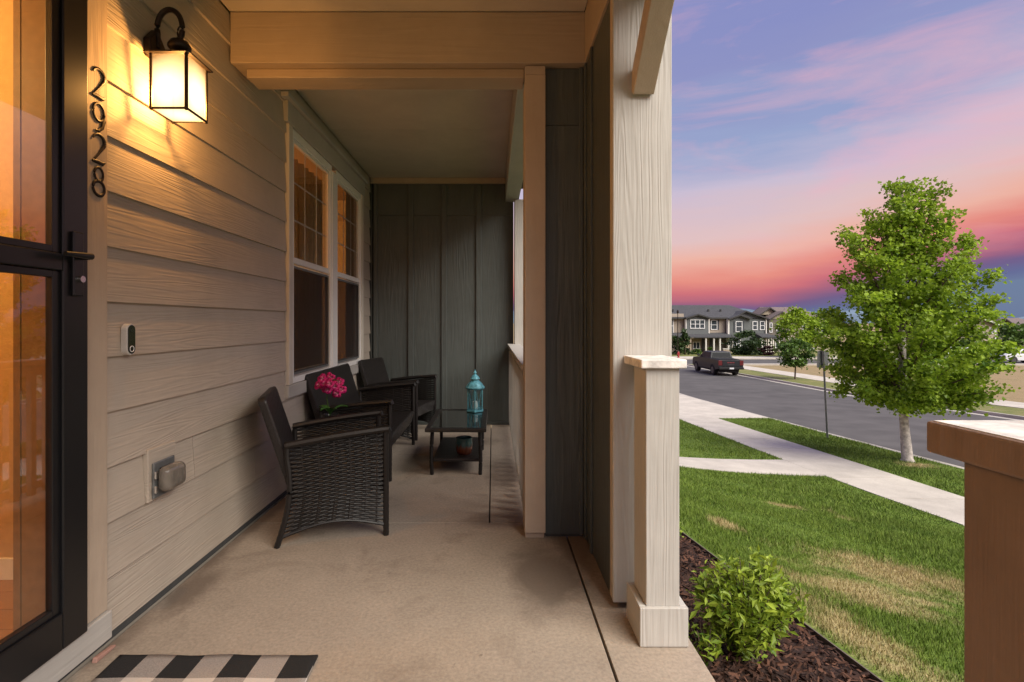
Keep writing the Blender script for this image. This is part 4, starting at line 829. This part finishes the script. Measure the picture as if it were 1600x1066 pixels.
# the maple on the tree lawn
TX, TY = 9.75, 12.04; TZ = gz(TX, TY)
tr = thing('maple_tree', 'young maple with bright green crown and pale trunk on the strip by the road', 'tree', (TX, TY, TZ))
def TP(px, py, dy=0): return np.array(P(px, py, TY)) + np.array([0, dy, 0]) if dy == 0 else np.array([(px-VX)/F*TY, TY+dy, CAMZ-(py-VY)/F*TY])
top = TP(1412, 350)
MB().tube([(TX, TY, TZ-.05), (TX, TY, TZ+.05), tuple(TP(1413, 665)), tuple(TP(1410, 620)), tuple(TP(1410, 500)), tuple(TP(1412, 400)), tuple(TP(1414, 330))], [.19, .115, .09, .085, .06, .035, .012], 12).build('trunk', M['white_bark'], tr, smooth=True)
targets = [(1400, 288, 0), (1418, 283, .3), (1385, 305, -.4), (1372, 330, .3), (1446, 288, .1), (1458, 300, -.3), (1480, 322, .3), (1494, 332, -.2), (1510, 350, .2), (1345, 352, 0), (1328, 362, .4), (1312, 372, -.2),
           (1522, 385, -.4), (1556, 418, .1), (1548, 428, -.5), (1525, 440, .6), (1310, 430, .3), (1306, 455, -.3), (1316, 465, -.8), (1303, 492, .2), (1310, 520, -.6), (1298, 540, .1), (1306, 575, .5), (1296, 515, -.2), (1318, 600, -.4),
           (1325, 612, .6), (1345, 618, -.9), (1385, 626, .7), (1400, 622, -1.1), (1440, 626, .9), (1460, 622, -1.0), (1500, 624, .4), (1525, 612, -.5), (1545, 598, .3), (1562, 575, -.2), (1566, 555, .3), (1558, 530, -.3), (1570, 548, 0), (1535, 500, .4), (1545, 470, .8), (1540, 465, -.6),
           (1380, 420, -1.0), (1440, 420, -1.1), (1410, 470, -1.6), (1360, 500, -1.5), (1460, 490, -1.5), (1400, 540, -1.9), (1450, 560, -1.8), (1350, 560, -1.7), (1500, 540, -1.4), (1330, 480, 1.1), (1380, 380, 1.0), (1450, 370, .9), (1410, 440, 1.4), (1480, 440, 1.3), (1500, 500, 1.5), (1350, 540, 1.6), (1420, 540, 1.9), (1470, 570, 1.7), (1390, 590, 1.6),
           (1345, 400, -.5), (1365, 350, -.2), (1420, 320, -.2), (1395, 340, .3), (1465, 350, -.3), (1490, 380, -.6), (1505, 410, -.2), (1360, 440, -.6), (1480, 600, -1.3), (1370, 600, -1.3)]
limbs = MB(); cen = []; tone = []
for (px, py, dy) in targets:
    px = 1416+(px-1416)*(.86 if px < 1416 else .80)
    tip = TP(px, py, dy); h = tip[2]
    # each limb leaves the stem well below its tip
    zs = max(TZ+1.45, h - .55 - .55*math.hypot(tip[0]-TX, dy) - (1.2 if py < 400 else .15)); zs = min(zs, CAMZ+(504-360)/F*TY)
    s_ = np.array([TX-.05, TY, zs]); md = np.array([(s_[0]*.45+tip[0]*.55), (s_[1]*.45+tip[1]*.55), s_[2]*.45+h*.55 - .05])
    pts = curve3(s_, md, tip, 9); limbs.tube([tuple(p) for p in pts], list(np.linspace(.032, .006, 9)), 5)
    ln_ = np.linalg.norm(tip-s_); nc = int(5 + ln_*(5.6 if py < 430 else 8.0))
    for q in range(nc):
        u = 1 - (q/nc)**1.15*.78; c0 = (s_*(1-u)**2 + md*2*u*(1-u) + tip*u*u); sp = .06 + .12*(1-abs(u-.6))
        c0 = c0 + rng.normal(0, sp*.55, 3); k = int(rng.integers(18, 44))
        cen.append(c0 + rng.normal(0, 1, (k, 3))*np.array([.10, .10, .07])); tone.append(np.clip(rng.normal(.56, .2) + rng.normal(0, .13, k), 0, 1))
limbs.build('limbs', M['bark'], tr)
cen = np.concatenate(cen); tone = np.concatenate(tone)
crown('crown', cen, .074, M['maple'], tr, tone, up=.45, jit=.4, aspect=1.35, fold=.35)

# shrubs in the mulch bed
def shrub(label, base, rx, h, nst, nl, lsz=.045):
    t = thing('shrub', label, 'shrub', base); b = MB(); cen = []; B = np.array(base)
    for i in range(nst):
        a = rng.uniform(0, 2*np.pi); r_ = rx*math.sqrt(rng.uniform(.05, 1)); hh = h*(1-.42*(r_/rx)**2)*rng.uniform(.72, 1.05)
        tip = B + np.array([r_*math.cos(a), r_*math.sin(a), hh]); md = B + np.array([r_*.35*math.cos(a), r_*.35*math.sin(a), hh*.55]); s_ = B + np.array([.05*math.cos(a), .05*math.sin(a), 0])
        pts = curve3(s_, md, tip, 7); b.tube([tuple(p) for p in pts], list(np.linspace(.0045, .0018, 7)), 5)
        k = nl
        u = 1-rng.uniform(0, 1, k)**1.6*.72; u = u[:, None]; c0 = s_*(1-u)**2 + md*2*u*(1-u) + tip*u*u; cen.append(c0 + rng.normal(0, .022, (k, 3)))
    b.build('stems', M['bark'], t); cen = np.concatenate(cen)
    tone = np.clip((cen[:, 2]-B[2])/h*.25 + rng.normal(.42, .2, len(cen)), 0, 1)
    crown('leaves', cen, lsz, M['shrub'], t, tone, up=.6, jit=.45, aspect=.46, fold=.15); return t
shrub('round yellow green shrub in the mulch beside the short pier', (1.14, 2.31, gz(1.14, 2.31)-.03), .235, .47, 84, 34, .042)
shrub('small shrub of yellow green leaves peeping past the pier further along the bed', (1.22, 3.86, gz(1.22, 3.86)-.03), .20, .40, 60, 30, .036)
lowp = shrub('low sparse seedling plant in the mulch at the foot of the porch slab', (.92, 2.22, gz(.92, 2.22)-.03), .10, .16, 16, 9, .036)

# ------------------------------------------------------------------ road sign seen from behind
sg = thing('road_sign', 'grey back of a road sign on a leaning galvanised post by the kerb', 'sign', (9.8, 15.0, gz(9.8, 15)))
sb, st_ = P(1293, 685, 15.0), P(1286, 546, 15.0)
sb.z = gz(9.8, 15)-.02
MB().tube([tuple(sb), tuple(st_)], .032, 4).build('post', M['galv'], sg)
Ms = Matrix.Translation(P(1287.2, 562, 15.0)+Vector((0, .045, 0))) @ Matrix.Rotation(R(3), 4, 'Y')
MB().prism([(-.165, -.235), (-.145, -.25), (.145, -.25), (.165, -.235), (.165, .235), (.145, .25), (-.145, .25), (-.165, .235)], 'y', -.004, .004, Ms).build('panel', M['galv'], sg)
for dz in (-.14, .14): MB().box(-.03, .03, -.095, -.004, dz-.012, dz+.012, Ms).build('bracket', M['galv'], sg)

# ------------------------------------------------------------------ vehicles
def wheel(t, x, y, r, wd, side):
    wv = MB(); wv.prism([(y+r*math.cos(a), r+r*math.sin(a)) for a in np.linspace(0, 2*np.pi, 25)[:-1]], 'x', x-wd/2, x+wd/2)
    o = wv.build('tyre', M['tyre'], t, world=False, bevel=.03)
    xo = x+side*(wd/2+.004); rm = MB()
    rm.prism([(y+r*.62*math.cos(a), r+r*.62*math.sin(a)) for a in np.linspace(0, 2*np.pi, 21)[:-1]], 'x', xo-.01, xo+.01); rm.build('rim', M['rim'], o, world=False)
M['tyre'] = simple('tyre_rubber', (.012, .012, .012), .85); M['rim'] = simple('alloy', (.10, .10, .11), .35, .7)
M['cglass'] = simple('car_glass', (.008, .010, .012), .45, var=0, spec=.15); M['lamp_red'] = simple('tail_lamp', (.10, .006, .008), .4); M['plate'] = simple('number_plate', (.65, .66, .68), .4); M['gm_red'] = simple('red_badge', (.16, .02, .025), .5)
def paint(name, c):
    m = simple(name, c, .45, 0, var=.03, spec=.3); m.node_tree.nodes['Principled BSDF'].inputs['Coat Weight'].default_value = .15; return m
def pickup(label, loc, rz, pm, parts_dark=M['tyre']):
    t = thing('pickup_truck', label, 'truck', loc, R(rz)); W = .98
    # lower body with wheel arches cut into the outline (rear at y = 0, nose at y = 5.7)
    def arch(yc, r=.47): return [(yc+r*math.cos(a), .40+r*math.sin(a)) for a in np.linspace(0, np.pi, 9)]
    body = [(.05, .62), (.05, 1.30), (1.78, 1.34), (1.80, 1.36), (4.15, 1.34), (5.45, 1.22), (5.62, 1.05), (5.66, .55), (5.45, .50)] + arch(4.75) + [(4.2, .42), (1.85, .42)] + arch(1.25) + [(.70, .50), (.3, .55)]
    MB().prism(body, 'x', -W, W).build('body', pm, t, world=False, bevel=.035)
    # greenhouse
    lo, hi = [(1.80, 1.36), (4.25, 1.35)], [(1.98, 1.88), (3.45, 1.88)]
    g = MB(); vs = []
    for sx in (-1, 1): vs += [(sx*.93, 1.80, 1.345), (sx*.93, 4.28, 1.33), (sx*.80, 3.42, 1.87), (sx*.80, 1.95, 1.87)]
    g.add(vs, [(0, 1, 2, 3), (7, 6, 5, 4), (0, 3, 7, 4), (3, 2, 6, 7), (2, 1, 5, 6), (0, 4, 5, 1)]); g.build('cab', pm, t, world=False, bevel=.05)
    def quad(nm, m, pts, th=.012):
        o = MB().add(pts, [(0, 1, 2, 3)]).build(nm, m, t, world=False); s = o.modifiers.new('s', 'SOLIDIFY'); s.thickness = th; s.offset = 0
    for sx in (-1, 1):
        f = lambda y, z: (sx*(.93-.13*(z-1.345)/.525+.006), y, z)
        quad('side_window', M['cglass'], [f(2.02, 1.42), f(2.88, 1.42), f(2.86, 1.80), f(2.10, 1.80)]); quad('side_window', M['cglass'], [f(2.96, 1.42), f(3.98, 1.40), f(3.40, 1.80), f(2.94, 1.80)])
        MB().box(*sorted((sx*.97, sx*1.16)), 3.95, 4.05, 1.38, 1.56).build('mirror', pm, t, world=False, bevel=.02)
        MB().box(*sorted((sx*.70, sx*.992)), .03, .10, .88, 1.27).build('tail_lamp', M['lamp_red'], t, world=False, bevel=.01)
        MB().box(*sorted((sx*.985, sx*1.03)), 1.9, 4.1, .42, .50).build('side_step', M['tyre'], t, world=False, bevel=.01)
        for yc in (1.25, 4.75): wheel(t, sx*.84, yc, .42, .30, sx)
    quad('rear_window', M['cglass'], [(-.78, 1.815, 1.43), (.78, 1.815, 1.43), (.70, 1.925, 1.80), (-.70, 1.925, 1.80)]); quad('windscreen', M['cglass'], [(-.84, 4.20, 1.40), (.84, 4.20, 1.40), (.74, 3.46, 1.84), (-.74, 3.46, 1.84)])
    MB().box(-.82, .82, .12, 1.72, 1.338, 1.352).build('bed_cover', M['tyre'], t, world=False, bevel=.004)
    MB().box(-.66, .66, .028, .048, .80, 1.27).build('tailgate', pm, t, world=False, bevel=.008)
    MB().box(-.98, .98, -.10, .06, .56, .74).build('rear_bumper', M['tyre'], t, world=False, bevel=.03)
    MB().box(-.17, .17, -.112, -.101, .59, .71).build('number_plate', M['plate'], t, world=False)
    b = MB()
    for x in (-.22, -.02, .18): b.box(x-.08, x+.08, .018, .027, 1.06, 1.14)
    b.build('badge', M['gm_red'], t, world=False)
    MB().box(-.25, .25, .02, .027, .92, .96).build('handle_strip', M['rim'], t, world=False)
    MB().box(-.7, .7, .2, 5.2, .30, .56).build('chassis', M['tyre'], t, world=False)
    return t
yt = 40.8
pickup('dark grey pickup truck parked at the far kerb, seen from behind', (19.0, yt, gz(19, yt+1)-.13), -1.0, paint('dark_grey_paint', (.012, .014, .018)))
def suv(label, loc, rz, pm):
    t = thing('parked_car', label, 'car', loc, R(rz), 'white cars on the cross street'); W = .92
    def arch(yc, r=.43): return [(yc+r*math.cos(a), .36+r*math.sin(a)) for a in np.linspace(0, np.pi, 9)]
    body = [(.02, .5), (.0, 1.02), (3.2, 1.08), (4.45, 1.0), (4.6, .8), (4.62, .45), (4.4, .40)] + arch(3.75) + [(3.2, .34), (1.35, .34)] + arch(.85) + [(.35, .42)]
    MB().prism(body, 'x', -W, W).build('body', pm, t, world=False, bevel=.05)
    vs = []
    for sx in (-1, 1): vs += [(sx*.88, .05, 1.02), (sx*.88, 3.35, 1.06), (sx*.74, 2.55, 1.66), (sx*.74, .35, 1.68)]
    MB().add(vs, [(0, 1, 2, 3), (7, 6, 5, 4), (0, 3, 7, 4), (3, 2, 6, 7), (2, 1, 5, 6), (0, 4, 5, 1)]).build('cab', pm, t, world=False, bevel=.05)
    for sx in (-1, 1):
        f = lambda y, z: (sx*(.88-.14*(z-1.04)/.63+.006), y, z)
        for q in ([f(.45, 1.12), f(1.5, 1.12), f(1.5, 1.58), f(.55, 1.58)], [f(1.6, 1.12), f(3.0, 1.12), f(2.5, 1.58), f(1.6, 1.58)]):
            MB().add(q, [(0, 1, 2, 3)]).build('side_window', M['cglass'], t, world=False).modifiers.new('s', 'SOLIDIFY').thickness = .01
        for yc in (.85, 3.75): wheel(t, sx*.80, yc, .38, .26, sx)
        MB().box(*sorted((sx*.55, sx*.90)), 4.52, 4.64, .75, .92).build('headlight', M['plate'], t, world=False, bevel=.02)
    MB().add([(-.78, 3.3, 1.10), (.78, 3.3, 1.10), (.68, 2.62, 1.62), (-.68, 2.62, 1.62)], [(0, 1, 2, 3)]).build('windscreen', M['cglass'], t, world=False).modifiers.new('s', 'SOLIDIFY').thickness = .02
    return t
wp = paint('white_car_paint', (.62, .63, .65))
p = P(1569, 573, 56.5); suv('white car entering at the right edge of the street beyond the field', (p.x+4.6, 57.2, gz(p.x+2, 57)-.13), 90, wp)
p = P(1462, 571, 60); suv('white car half hidden behind the crown of the maple', (p.x+4.6, 60, gz(p.x, 60)-.13), 90, wp)

# ------------------------------------------------------------------ houses across the field
HY = 82.0
hm = dict(grey=grain('blue_grey_siding', (.105, .115, .115), 'x', rings=4, strength=.1), beige=simple('beige_siding', (.34, .285, .225), .8), brown=simple('brown_siding', (.135, .115, .095), .8), cream=simple('cream_gable', (.42, .36, .26), .8),
          roof=simple('dark_shingle', (.050, .050, .054), .9, var=.25, scale=4), roof2=simple('brown_shingle', (.15, .115, .105), .9, var=.2, scale=4), trim=simple('house_trim', (.62, .59, .54), .6), fascia=simple('dark_fascia', (.03, .028, .027), .7),
          pane=simple('house_glass', (.05, .06, .072), .08, var=.2, scale=2), shutter=simple('shutter', (.045, .05, .058), .7), stone=simple('stone_base', (.30, .24, .18), .9, var=.3, scale=8), doorm=simple('dark_door', (.03, .028, .028), .5), wht=simple('white_frame', (.74, .74, .73), .5))
class Face:
    """facade coordinates taken from a photo crop: (u, v) pixels on the plane y = Y"""
    def __init__(s, ox, oy, sc, Y): s.ox, s.oy, s.sc, s.Y = ox, oy, sc, Y
    def x(s, u, Y=None): return (s.ox+u/s.sc-VX)/F*(Y or s.Y)
    def z(s, v, Y=None): return CAMZ-(s.oy+v/s.sc-VY)/F*(Y or s.Y)
    def box(s, t, name, m, u0, u1, v0, v1, y0=0, y1=.3, bevel=0, to_ground=False):
        z0 = s.z(v1) if not to_ground else gz(s.x(u0), s.Y)-.2
        return bx(name, hm[m], t, s.x(u0), s.x(u1), s.Y+y0, s.Y+y1, z0, s.z(v0), bevel)
    def gable(s, t, u0, u1, va, ve, y0, y1, wallm, roofm='roof', over=14, th=.16, ua=None):
        """triangular wall under a pitched roof whose ridge runs back from the front"""
        ua = ua or (u0+u1)/2; xl, xr, xa = s.x(u0), s.x(u1), s.x(ua); za, ze = s.z(va), s.z(ve)
        MB().prism([(xl, ze), (xr, ze), (xa, za)], 'y', s.Y+y0, s.Y+y1).build('gable_wall', hm[wallm], t)
        for (xe) in (xl, xr):
            sg_ = -1 if xe == xl else 1; k = (ze-za)/(xe-xa); xo = xe + sg_*over/s.sc/F*s.Y; zo = za + k*(xo-xa)
            MB().prism([(xa, za+.02), (xo, zo+.02), (xo, zo+th+.02), (xa, za+th+.02)], 'y', s.Y+y0-.45, s.Y+y1).build('roof', hm[roofm], t)
            MB().prism([(xa, za-.06), (xo, zo-.06), (xo, zo+th-.02), (xa, za+th-.02)], 'y', s.Y+y0-.52, s.Y+y0-.452).build('fascia', hm['fascia'], t)
    def window(s, t, u0, u1, v0, v1, y=0, cols=1, rows=2, shut=False, fr=.10):
        xl, xr, zb, zt = s.x(u0), s.x(u1), s.z(v1), s.z(v0); y0 = s.Y+y
        w = MB()
        for a in ((xl, xl+fr, zb, zt), (xr-fr, xr, zb, zt), (xl+fr, xr-fr, zb, zb+fr), (xl+fr, xr-fr, zt-fr, zt)): w.box(a[0], a[1], y0-.09, y0+.0, a[2], a[3])
        pw, ph = (xr-xl-2*fr)/cols, (zt-zb-2*fr)/rows
        for i in range(1, cols): w.box(xl+fr+pw*i-.05, xl+fr+pw*i+.05, y0-.08, y0, zb+fr, zt-fr)
        for j in range(1, rows): w.box(xl+fr, xr-fr, y0-.07, y0, zb+fr+ph*j-.035, zb+fr+ph*j+.035)
        o = w.build('window', hm['wht'], t)
        for i in range(cols):
            for j in range(rows):
                q = MB().box(xl+fr+pw*i+.05*(i > 0), xl+fr+pw*(i+1)-.05*(i < cols-1), y0-.045, y0-.03, zb+fr+ph*j+.035*(j > 0), zb+fr+ph*(j+1)-.035*(j < rows-1)).build('pane', hm['pane'], o, world=False); q.location = -Vector(t.location)
        if shut:
            for a, b in ((xl-.28, xl-.03), (xr+.03, xr+.28)): bx('shutter', hm['shutter'], t, a, b, y0-.06, y0-.002, zb, zt)
# --- grey town house
fA = Face(1040, 450, 7.106, HY)
A = thing('town_house', 'grey two storey town house with gables and dark roof behind the truck', 'house', (fA.x(600), HY, gz(35, HY)))
fA.box(A, 'wall', 'beige', -120, 225, 285, 0, .9, 6, to_ground=True); fA.box(A, 'wall', 'grey', 230, 478, 335, 520, 0, 6); fA.box(A, 'wall', 'beige', 480, 692, 335, 0, .9, 6, to_ground=True)
fA.box(A, 'wall', 'grey', 706, 932, 345, 0, 0, 6, to_ground=True); fA.box(A, 'wall', 'grey', 934, 1132, 340, 0, .5, 6, to_ground=True)
fA.gable(A, 230, 478, 300, 336, 0, 3, 'grey', ua=352); fA.gable(A, 706, 932, 308, 346, 0, 3, 'grey', ua=816); fA.gable(A, 760, 1132, 262, 341, .5, 5, 'grey', ua=895)
for u0, u1 in ((222, 232), (476, 488), (690, 708), (926, 942), (1124, 1136)): fA.box(A, 'corner_board', 'trim', u0, u1, 345, 0 if u0 > 600 else 505, -.04 if u0 < 900 else .3, .6, to_ground=u0 > 600)
zr, ze_ = CAMZ+(504-477)/F*88, fA.z(338); xl_, xr_ = fA.x(-200), fA.x(1120)
rp = MB(); rp.add([(xl_, HY+.3, ze_), (xr_+.4, HY+.3, ze_), (xr_-3.2, 88, zr), (xl_, 88, zr), (xl_, 94, ze_), (xr_+.4, 94, ze_)], [(0, 1, 2, 3), (3, 2, 5, 4), (1, 5, 2), (0, 4, 5, 1), (0, 3, 4)]); rp.build('main_roof', hm['roof'], A)
fA.box(A, 'eaves', 'fascia', -120, 700, 328, 344, .25, .5)
for ux in (150, 560, 700): fA.box(A, 'roof_vent', 'fascia', ux, ux+14, 232, 262, 3.0, 3.3)
# porch roof, posts, ground floor
for (u0, u1) in ((60, 735), (1010, 1150)):
    xl, xr = fA.x(u0), fA.x(u1); MB().prism([(HY-1.6, fA.z(552)), (HY-1.6, fA.z(540)), (HY+.85, fA.z(498)), (HY+.85, fA.z(552))], 'x', xl, xr).build('porch_roof', hm['roof'], A)
for u in (240, 408, 495, 562, 695, 1020, 1120): fA.box(A, 'porch_post', 'trim' if u > 400 else 'stone', u-7, u+7, 552, 0, -1.45, -1.2, to_ground=True)
fA.box(A, 'porch_wall', 'stone', 300, 415, 560, 0, .7, .88, to_ground=True); fA.box(A, 'front_door', 'doorm', 514, 553, 562, 690, .78, .89); fA.box(A, 'front_door', 'doorm', 424, 470, 566, 690, .78, .89); fA.box(A, 'porch_wall', 'brown', 572, 690, 560, 0, .7, .88, to_ground=True)
fA.box(A, 'porch_rail', 'trim', 590, 700, 668, 676, -1.5, -1.42); fA.box(A, 'porch_rail', 'stone', 595, 690, 680, 0, -1.48, -1.4, to_ground=True)
fA.window(A, 272, 434, 352, 452, 0, 3, 2); fA.window(A, 527, 600, 356, 466, .9, 1, 2, True); fA.window(A, 775, 850, 370, 490, 0, 1, 2, True); fA.window(A, 980, 1036, 370, 468, .5, 1, 2); fA.window(A, 1064, 1118, 370, 468, .5, 1, 2)
fA.window(A, 738, 832, 568, 664, 0, 2, 2); fA.window(A, 1060, 1112, 570, 660, .5, 1, 2); fA.window(A, 80, 108, 330, 515, .9, 1, 2)
fA.window(A, 320, 400, 600, 680, .7, 2, 1)
# --- brown house
fB = Face(1180, 460, 7.614, HY+2)
B = thing('town_house', 'brown two storey town house with cream gable right of the grey one', 'house', (fB.x(500), HY+2, gz(50, HY)))
fB.box(B, 'wall', 'brown', 158, 400, 292, 0, 0, 6, to_ground=True); fB.box(B, 'wall', 'beige', 402, 900, 300, 0, .8, 6, to_ground=True)
fB.gable(B, 165, 398, 214, 296, 0, 4, 'cream', 'roof2', ua=308); fB.gable(B, 125, 360, 160, 240, 2.0, 5, 'cream', 'roof2', ua=238)
xl, xr = fB.x(300), fB.x(905); z1, z2 = CAMZ+(504-480)/F*91, fB.z(300)
MB().add([(xl, HY+2.2, z2), (xr, HY+2.2, z2), (xr-1.6, 91, z1), (xl+.2, 91, z1), (xl, 97, z2), (xr, 97, z2)], [(0, 1, 2, 3), (3, 2, 5, 4), (1, 5, 2), (0, 4, 5, 1), (0, 3, 4)]).build('main_roof', hm['roof2'], B)
fB.window(B, 168, 202, 338, 456, 0, 1, 2); fB.window(B, 250, 299, 336, 458, 0, 1, 2); fB.window(B, 234, 318, 536, 640, 0, 1, 1); fB.window(B, 592, 748, 340, 420, .8, 3, 1); fB.window(B, 650, 735, 640, 690, .8, 2, 1); fB.window(B, 800, 850, 340, 440, .8, 1, 2)
MB().prism([(HY+.2, fB.z(524)), (HY+.2, fB.z(512)), (HY+2.1, fB.z(482)), (HY+2.1, fB.z(524))], 'x', fB.x(70), fB.x(236)).build('porch_roof', hm['roof'], B)
for u in (96, 150, 222): fB.box(B, 'porch_post', 'trim', u-7, u+7, 524, 0, -1.7, -1.45, to_ground=True)
fB.box(B, 'front_door', 'doorm', 168, 196, 545, 700, -.05, -.001)
for u0, u1 in ((394, 404),): fB.box(B, 'corner_board', 'trim', u0, u1, 300, 0, -.05, .2, to_ground=True)
# --- houses at the right
fC = Face(1480, 460, 6.667, HY+8)
H3 = thing('house', 'pale house with white edged gable behind the right side of the maple', 'house', (fC.x(300), HY+8, gz(75, HY+8)))
fC.box(H3, 'wall', 'beige', 128, 505, 325, 0, 0, 7, to_ground=True); fC.gable(H3, 128, 505, 246, 326, 0, 7, 'beige', 'roof2', ua=295, over=26)
for u0, u1 in ((124, 136), (496, 508)): fC.box(H3, 'corner_board', 'wht', u0, u1, 326, 0, -.06, .2, to_ground=True)
xa, za = fC.x(295), fC.z(243)
for ue, ve in ((105, 340), (548, 332)): MB().prism([(xa, za-.05), (fC.x(ue), fC.z(ve)-.1), (fC.x(ue), fC.z(ve)+.22), (xa, za+.28)], 'y', HY+7.36, HY+7.47).build('bargeboard', hm['wht'], H3)
fC.window(H3, 438, 488, 346, 412, 0, 2, 1); fC.window(H3, 205, 262, 355, 420, 0, 2, 1)
fD = Face(1480, 460, 6.667, HY+12)
H4 = thing('house', 'dark brown house with low roof at the right edge of the picture', 'house', (fD.x(700), HY+12, gz(85, HY+12)))
fD.box(H4, 'wall', 'brown', 512, 1100, 345, 0, 0, 7, to_ground=True); fD.gable(H4, 480, 712, 262, 346, 0, 5, 'brown', 'roof2', ua=590, over=20)
xl, xr = fD.x(575), fD.x(1150); z1, z2 = CAMZ+(504-497)/F*101, fD.z(342)
MB().add([(xl, HY+12.1, z2), (xr, HY+12.1, z2), (xr, 101, z1), (xl+.4, 101, z1), (xl, 107, z2), (xr, 107, z2)], [(0, 1, 2, 3), (3, 2, 5, 4), (0, 4, 5, 1), (0, 3, 4), (1, 5, 2)]).build('main_roof', hm['roof2'], H4)
fD.window(H4, 760, 830, 380, 440, 0, 2, 1)

# ------------------------------------------------------------------ background trees and shrubs
def far_tree(name, label, cat, px, base_y, top_y, wpx, Y, m, n=1400, ls=.3, trunk=.18, shape='round', group=None, tr_h=.25):
    x = (px-VX)/F*Y; zb = gz(x, Y)-.05; zt = CAMZ-(top_y-VY)/F*Y; rw = wpx/2/F*Y; h = zt-zb
    t = thing(name, label, cat, (x, Y, zb), group=group)
    zc0 = zb + (h*tr_h if trunk else .0)
    if trunk: MB().tube([(x, Y, zb-.05), (x+.05, Y, zb+h*tr_h), (x, Y, zb+h*.8)], [trunk/2, trunk*.42, trunk*.12], 8).build('trunk', M['bark'], t, smooth=True)
    cl = []; k = n//45
    for i in range(k):
        v = rng.uniform(0, 1); prof = math.sin(math.pi*min(1, v*.88+.12))**.6 if shape == 'round' else (1-v)**.8+.06
        a = rng.uniform(0, 2*np.pi); r_ = rw*prof*math.sqrt(rng.uniform(.1, 1)); c0 = np.array([x+r_*math.cos(a), Y+r_*math.sin(a), zc0+(zt-zc0)*v])
        cl.append(c0 + rng.normal(0, 1, (45, 3))*np.array([rw*.17, rw*.17, h*.045]))
    cl = np.concatenate(cl); tone = np.clip(np.repeat(rng.normal(.5, .2, k), 45)+rng.normal(0, .12, len(cl)), 0, 1)
    crown('crown', cl, ls, m, t, tone, up=.5, aspect=1.2); return t
far_tree('young_tree', 'small slender young tree on the verge across the road', 'tree', 1242, 592, 531, 50, 37.3, M['far1'], 2200, .16, .12, tr_h=.38)
far_tree('street_tree', 'taller leafy tree in front of the brown town house', 'tree', 1244, 557, 486, 58, 66.5, M['maple'], 2600, .30, .2, tr_h=.2)
far_tree('street_tree', 'leafy tree beside the right end of the brown town house', 'tree', 1283, 557, 490, 52, 67, M['maple'], 2200, .30, .2, tr_h=.25)
far_tree('street_tree', 'leafy tree at the right edge before the dark brown house', 'tree', 1592, 560, 508, 70, 66.5, M['far1'], 2200, .32, .2, tr_h=.25)
far_tree('street_tree', 'narrow tree left of the maple trunk line by the pale house', 'tree', 1510, 560, 512, 44, 68, M['far1'], 1600, .3, .18, tr_h=.25)
far_tree('conifer', 'dark small conifer at the left end of the grey town house', 'tree', 1070, 551, 515, 20, 74, M['far2'], 1200, .25, .15, 'cone', tr_h=.05)
far_tree('evergreen_shrub', 'dark evergreen shrub beside the lamp post', 'shrub', 1056, 551, 527, 24, 74.5, M['far2'], 900, .25, 0)
far_tree('pine_shrub', 'broad bushy pine in front of the grey town house', 'shrub', 1166, 553, 519, 50, 74, M['far2'], 2600, .28, 0)
far_tree('green_shrub', 'light green low shrub by the porch of the grey town house', 'shrub', 1090, 551, 545, 18, 75, M['far1'], 700, .2, 0)
far_tree('green_shrub', 'low green shrub beneath the porch rail of the grey town house', 'shrub', 1110, 551, 544, 12, 76, M['far1'], 600, .2, 0)
far_tree('barberry_shrub', 'dark red rounded shrub between the two town houses', 'shrub', 1199, 554, 541, 26, 73, M['redl'], 1300, .2, 0)
lp = thing('street_lamp', 'thin black street lamp post at the left end of the town houses', 'lamp', (P(1059, 550, 70).x, 70, gz(25, 70)))
q = lp.location; MB().tube([(q.x, 70, q.z-.05), (q.x, 70, q.z+.8), (q.x, 70, CAMZ+(504-490)/F*70)], [.10, .06, .05], 8).build('post', M['bronze'], lp)
MB().lathe([(.10, 0), (.16, .25), (.12, .42), (.02, .5)], (q.x, 70, CAMZ+(504-490)/F*70), 8).build('lamp_head', M['bronze'], lp)
hy = thing('fire_hydrant', 'red fire hydrant at the pavement below the street lamp', 'hydrant', (P(1060, 556, 66).x, 66, gz(24, 66)))
MB().lathe([(.16, 0), (.16, .06), (.11, .08), (.11, .55), (.14, .57), (.13, .66), (.06, .74), (.03, .80)], tuple(hy.location), 12).build('barrel', simple('hydrant_red', (.30, .02, .02), .5), hy)
q = hy.location; MB().tube([(q.x-.2, 66, q.z+.45), (q.x+.2, 66, q.z+.45)], .06, 8).build('nozzle', hy.children[0].data.materials[0], hy)

# ------------------------------------------------------------------ distant hills
hb = MB(); nh = 260
for i in range(nh+1):
    a = R(-35 + 130*i/nh); dist = 5200; hgt = 60 + 55*(math.sin(i*.11)+math.sin(i*.27+1)*.5+math.sin(i*.63)*.2) * (1 if i > 80 else .8)
    for rr, hh in ((.8, -20), (1.0, max(hgt, 15)), (1.15, -20)): hb.v.append((dist*rr*math.sin(a), dist*rr*math.cos(a), hh))
for i in range(nh):
    for k in (0, 1): hb.f.append((3*i+k, 3*i+k+1, 3*i+k+4, 3*i+k+3))
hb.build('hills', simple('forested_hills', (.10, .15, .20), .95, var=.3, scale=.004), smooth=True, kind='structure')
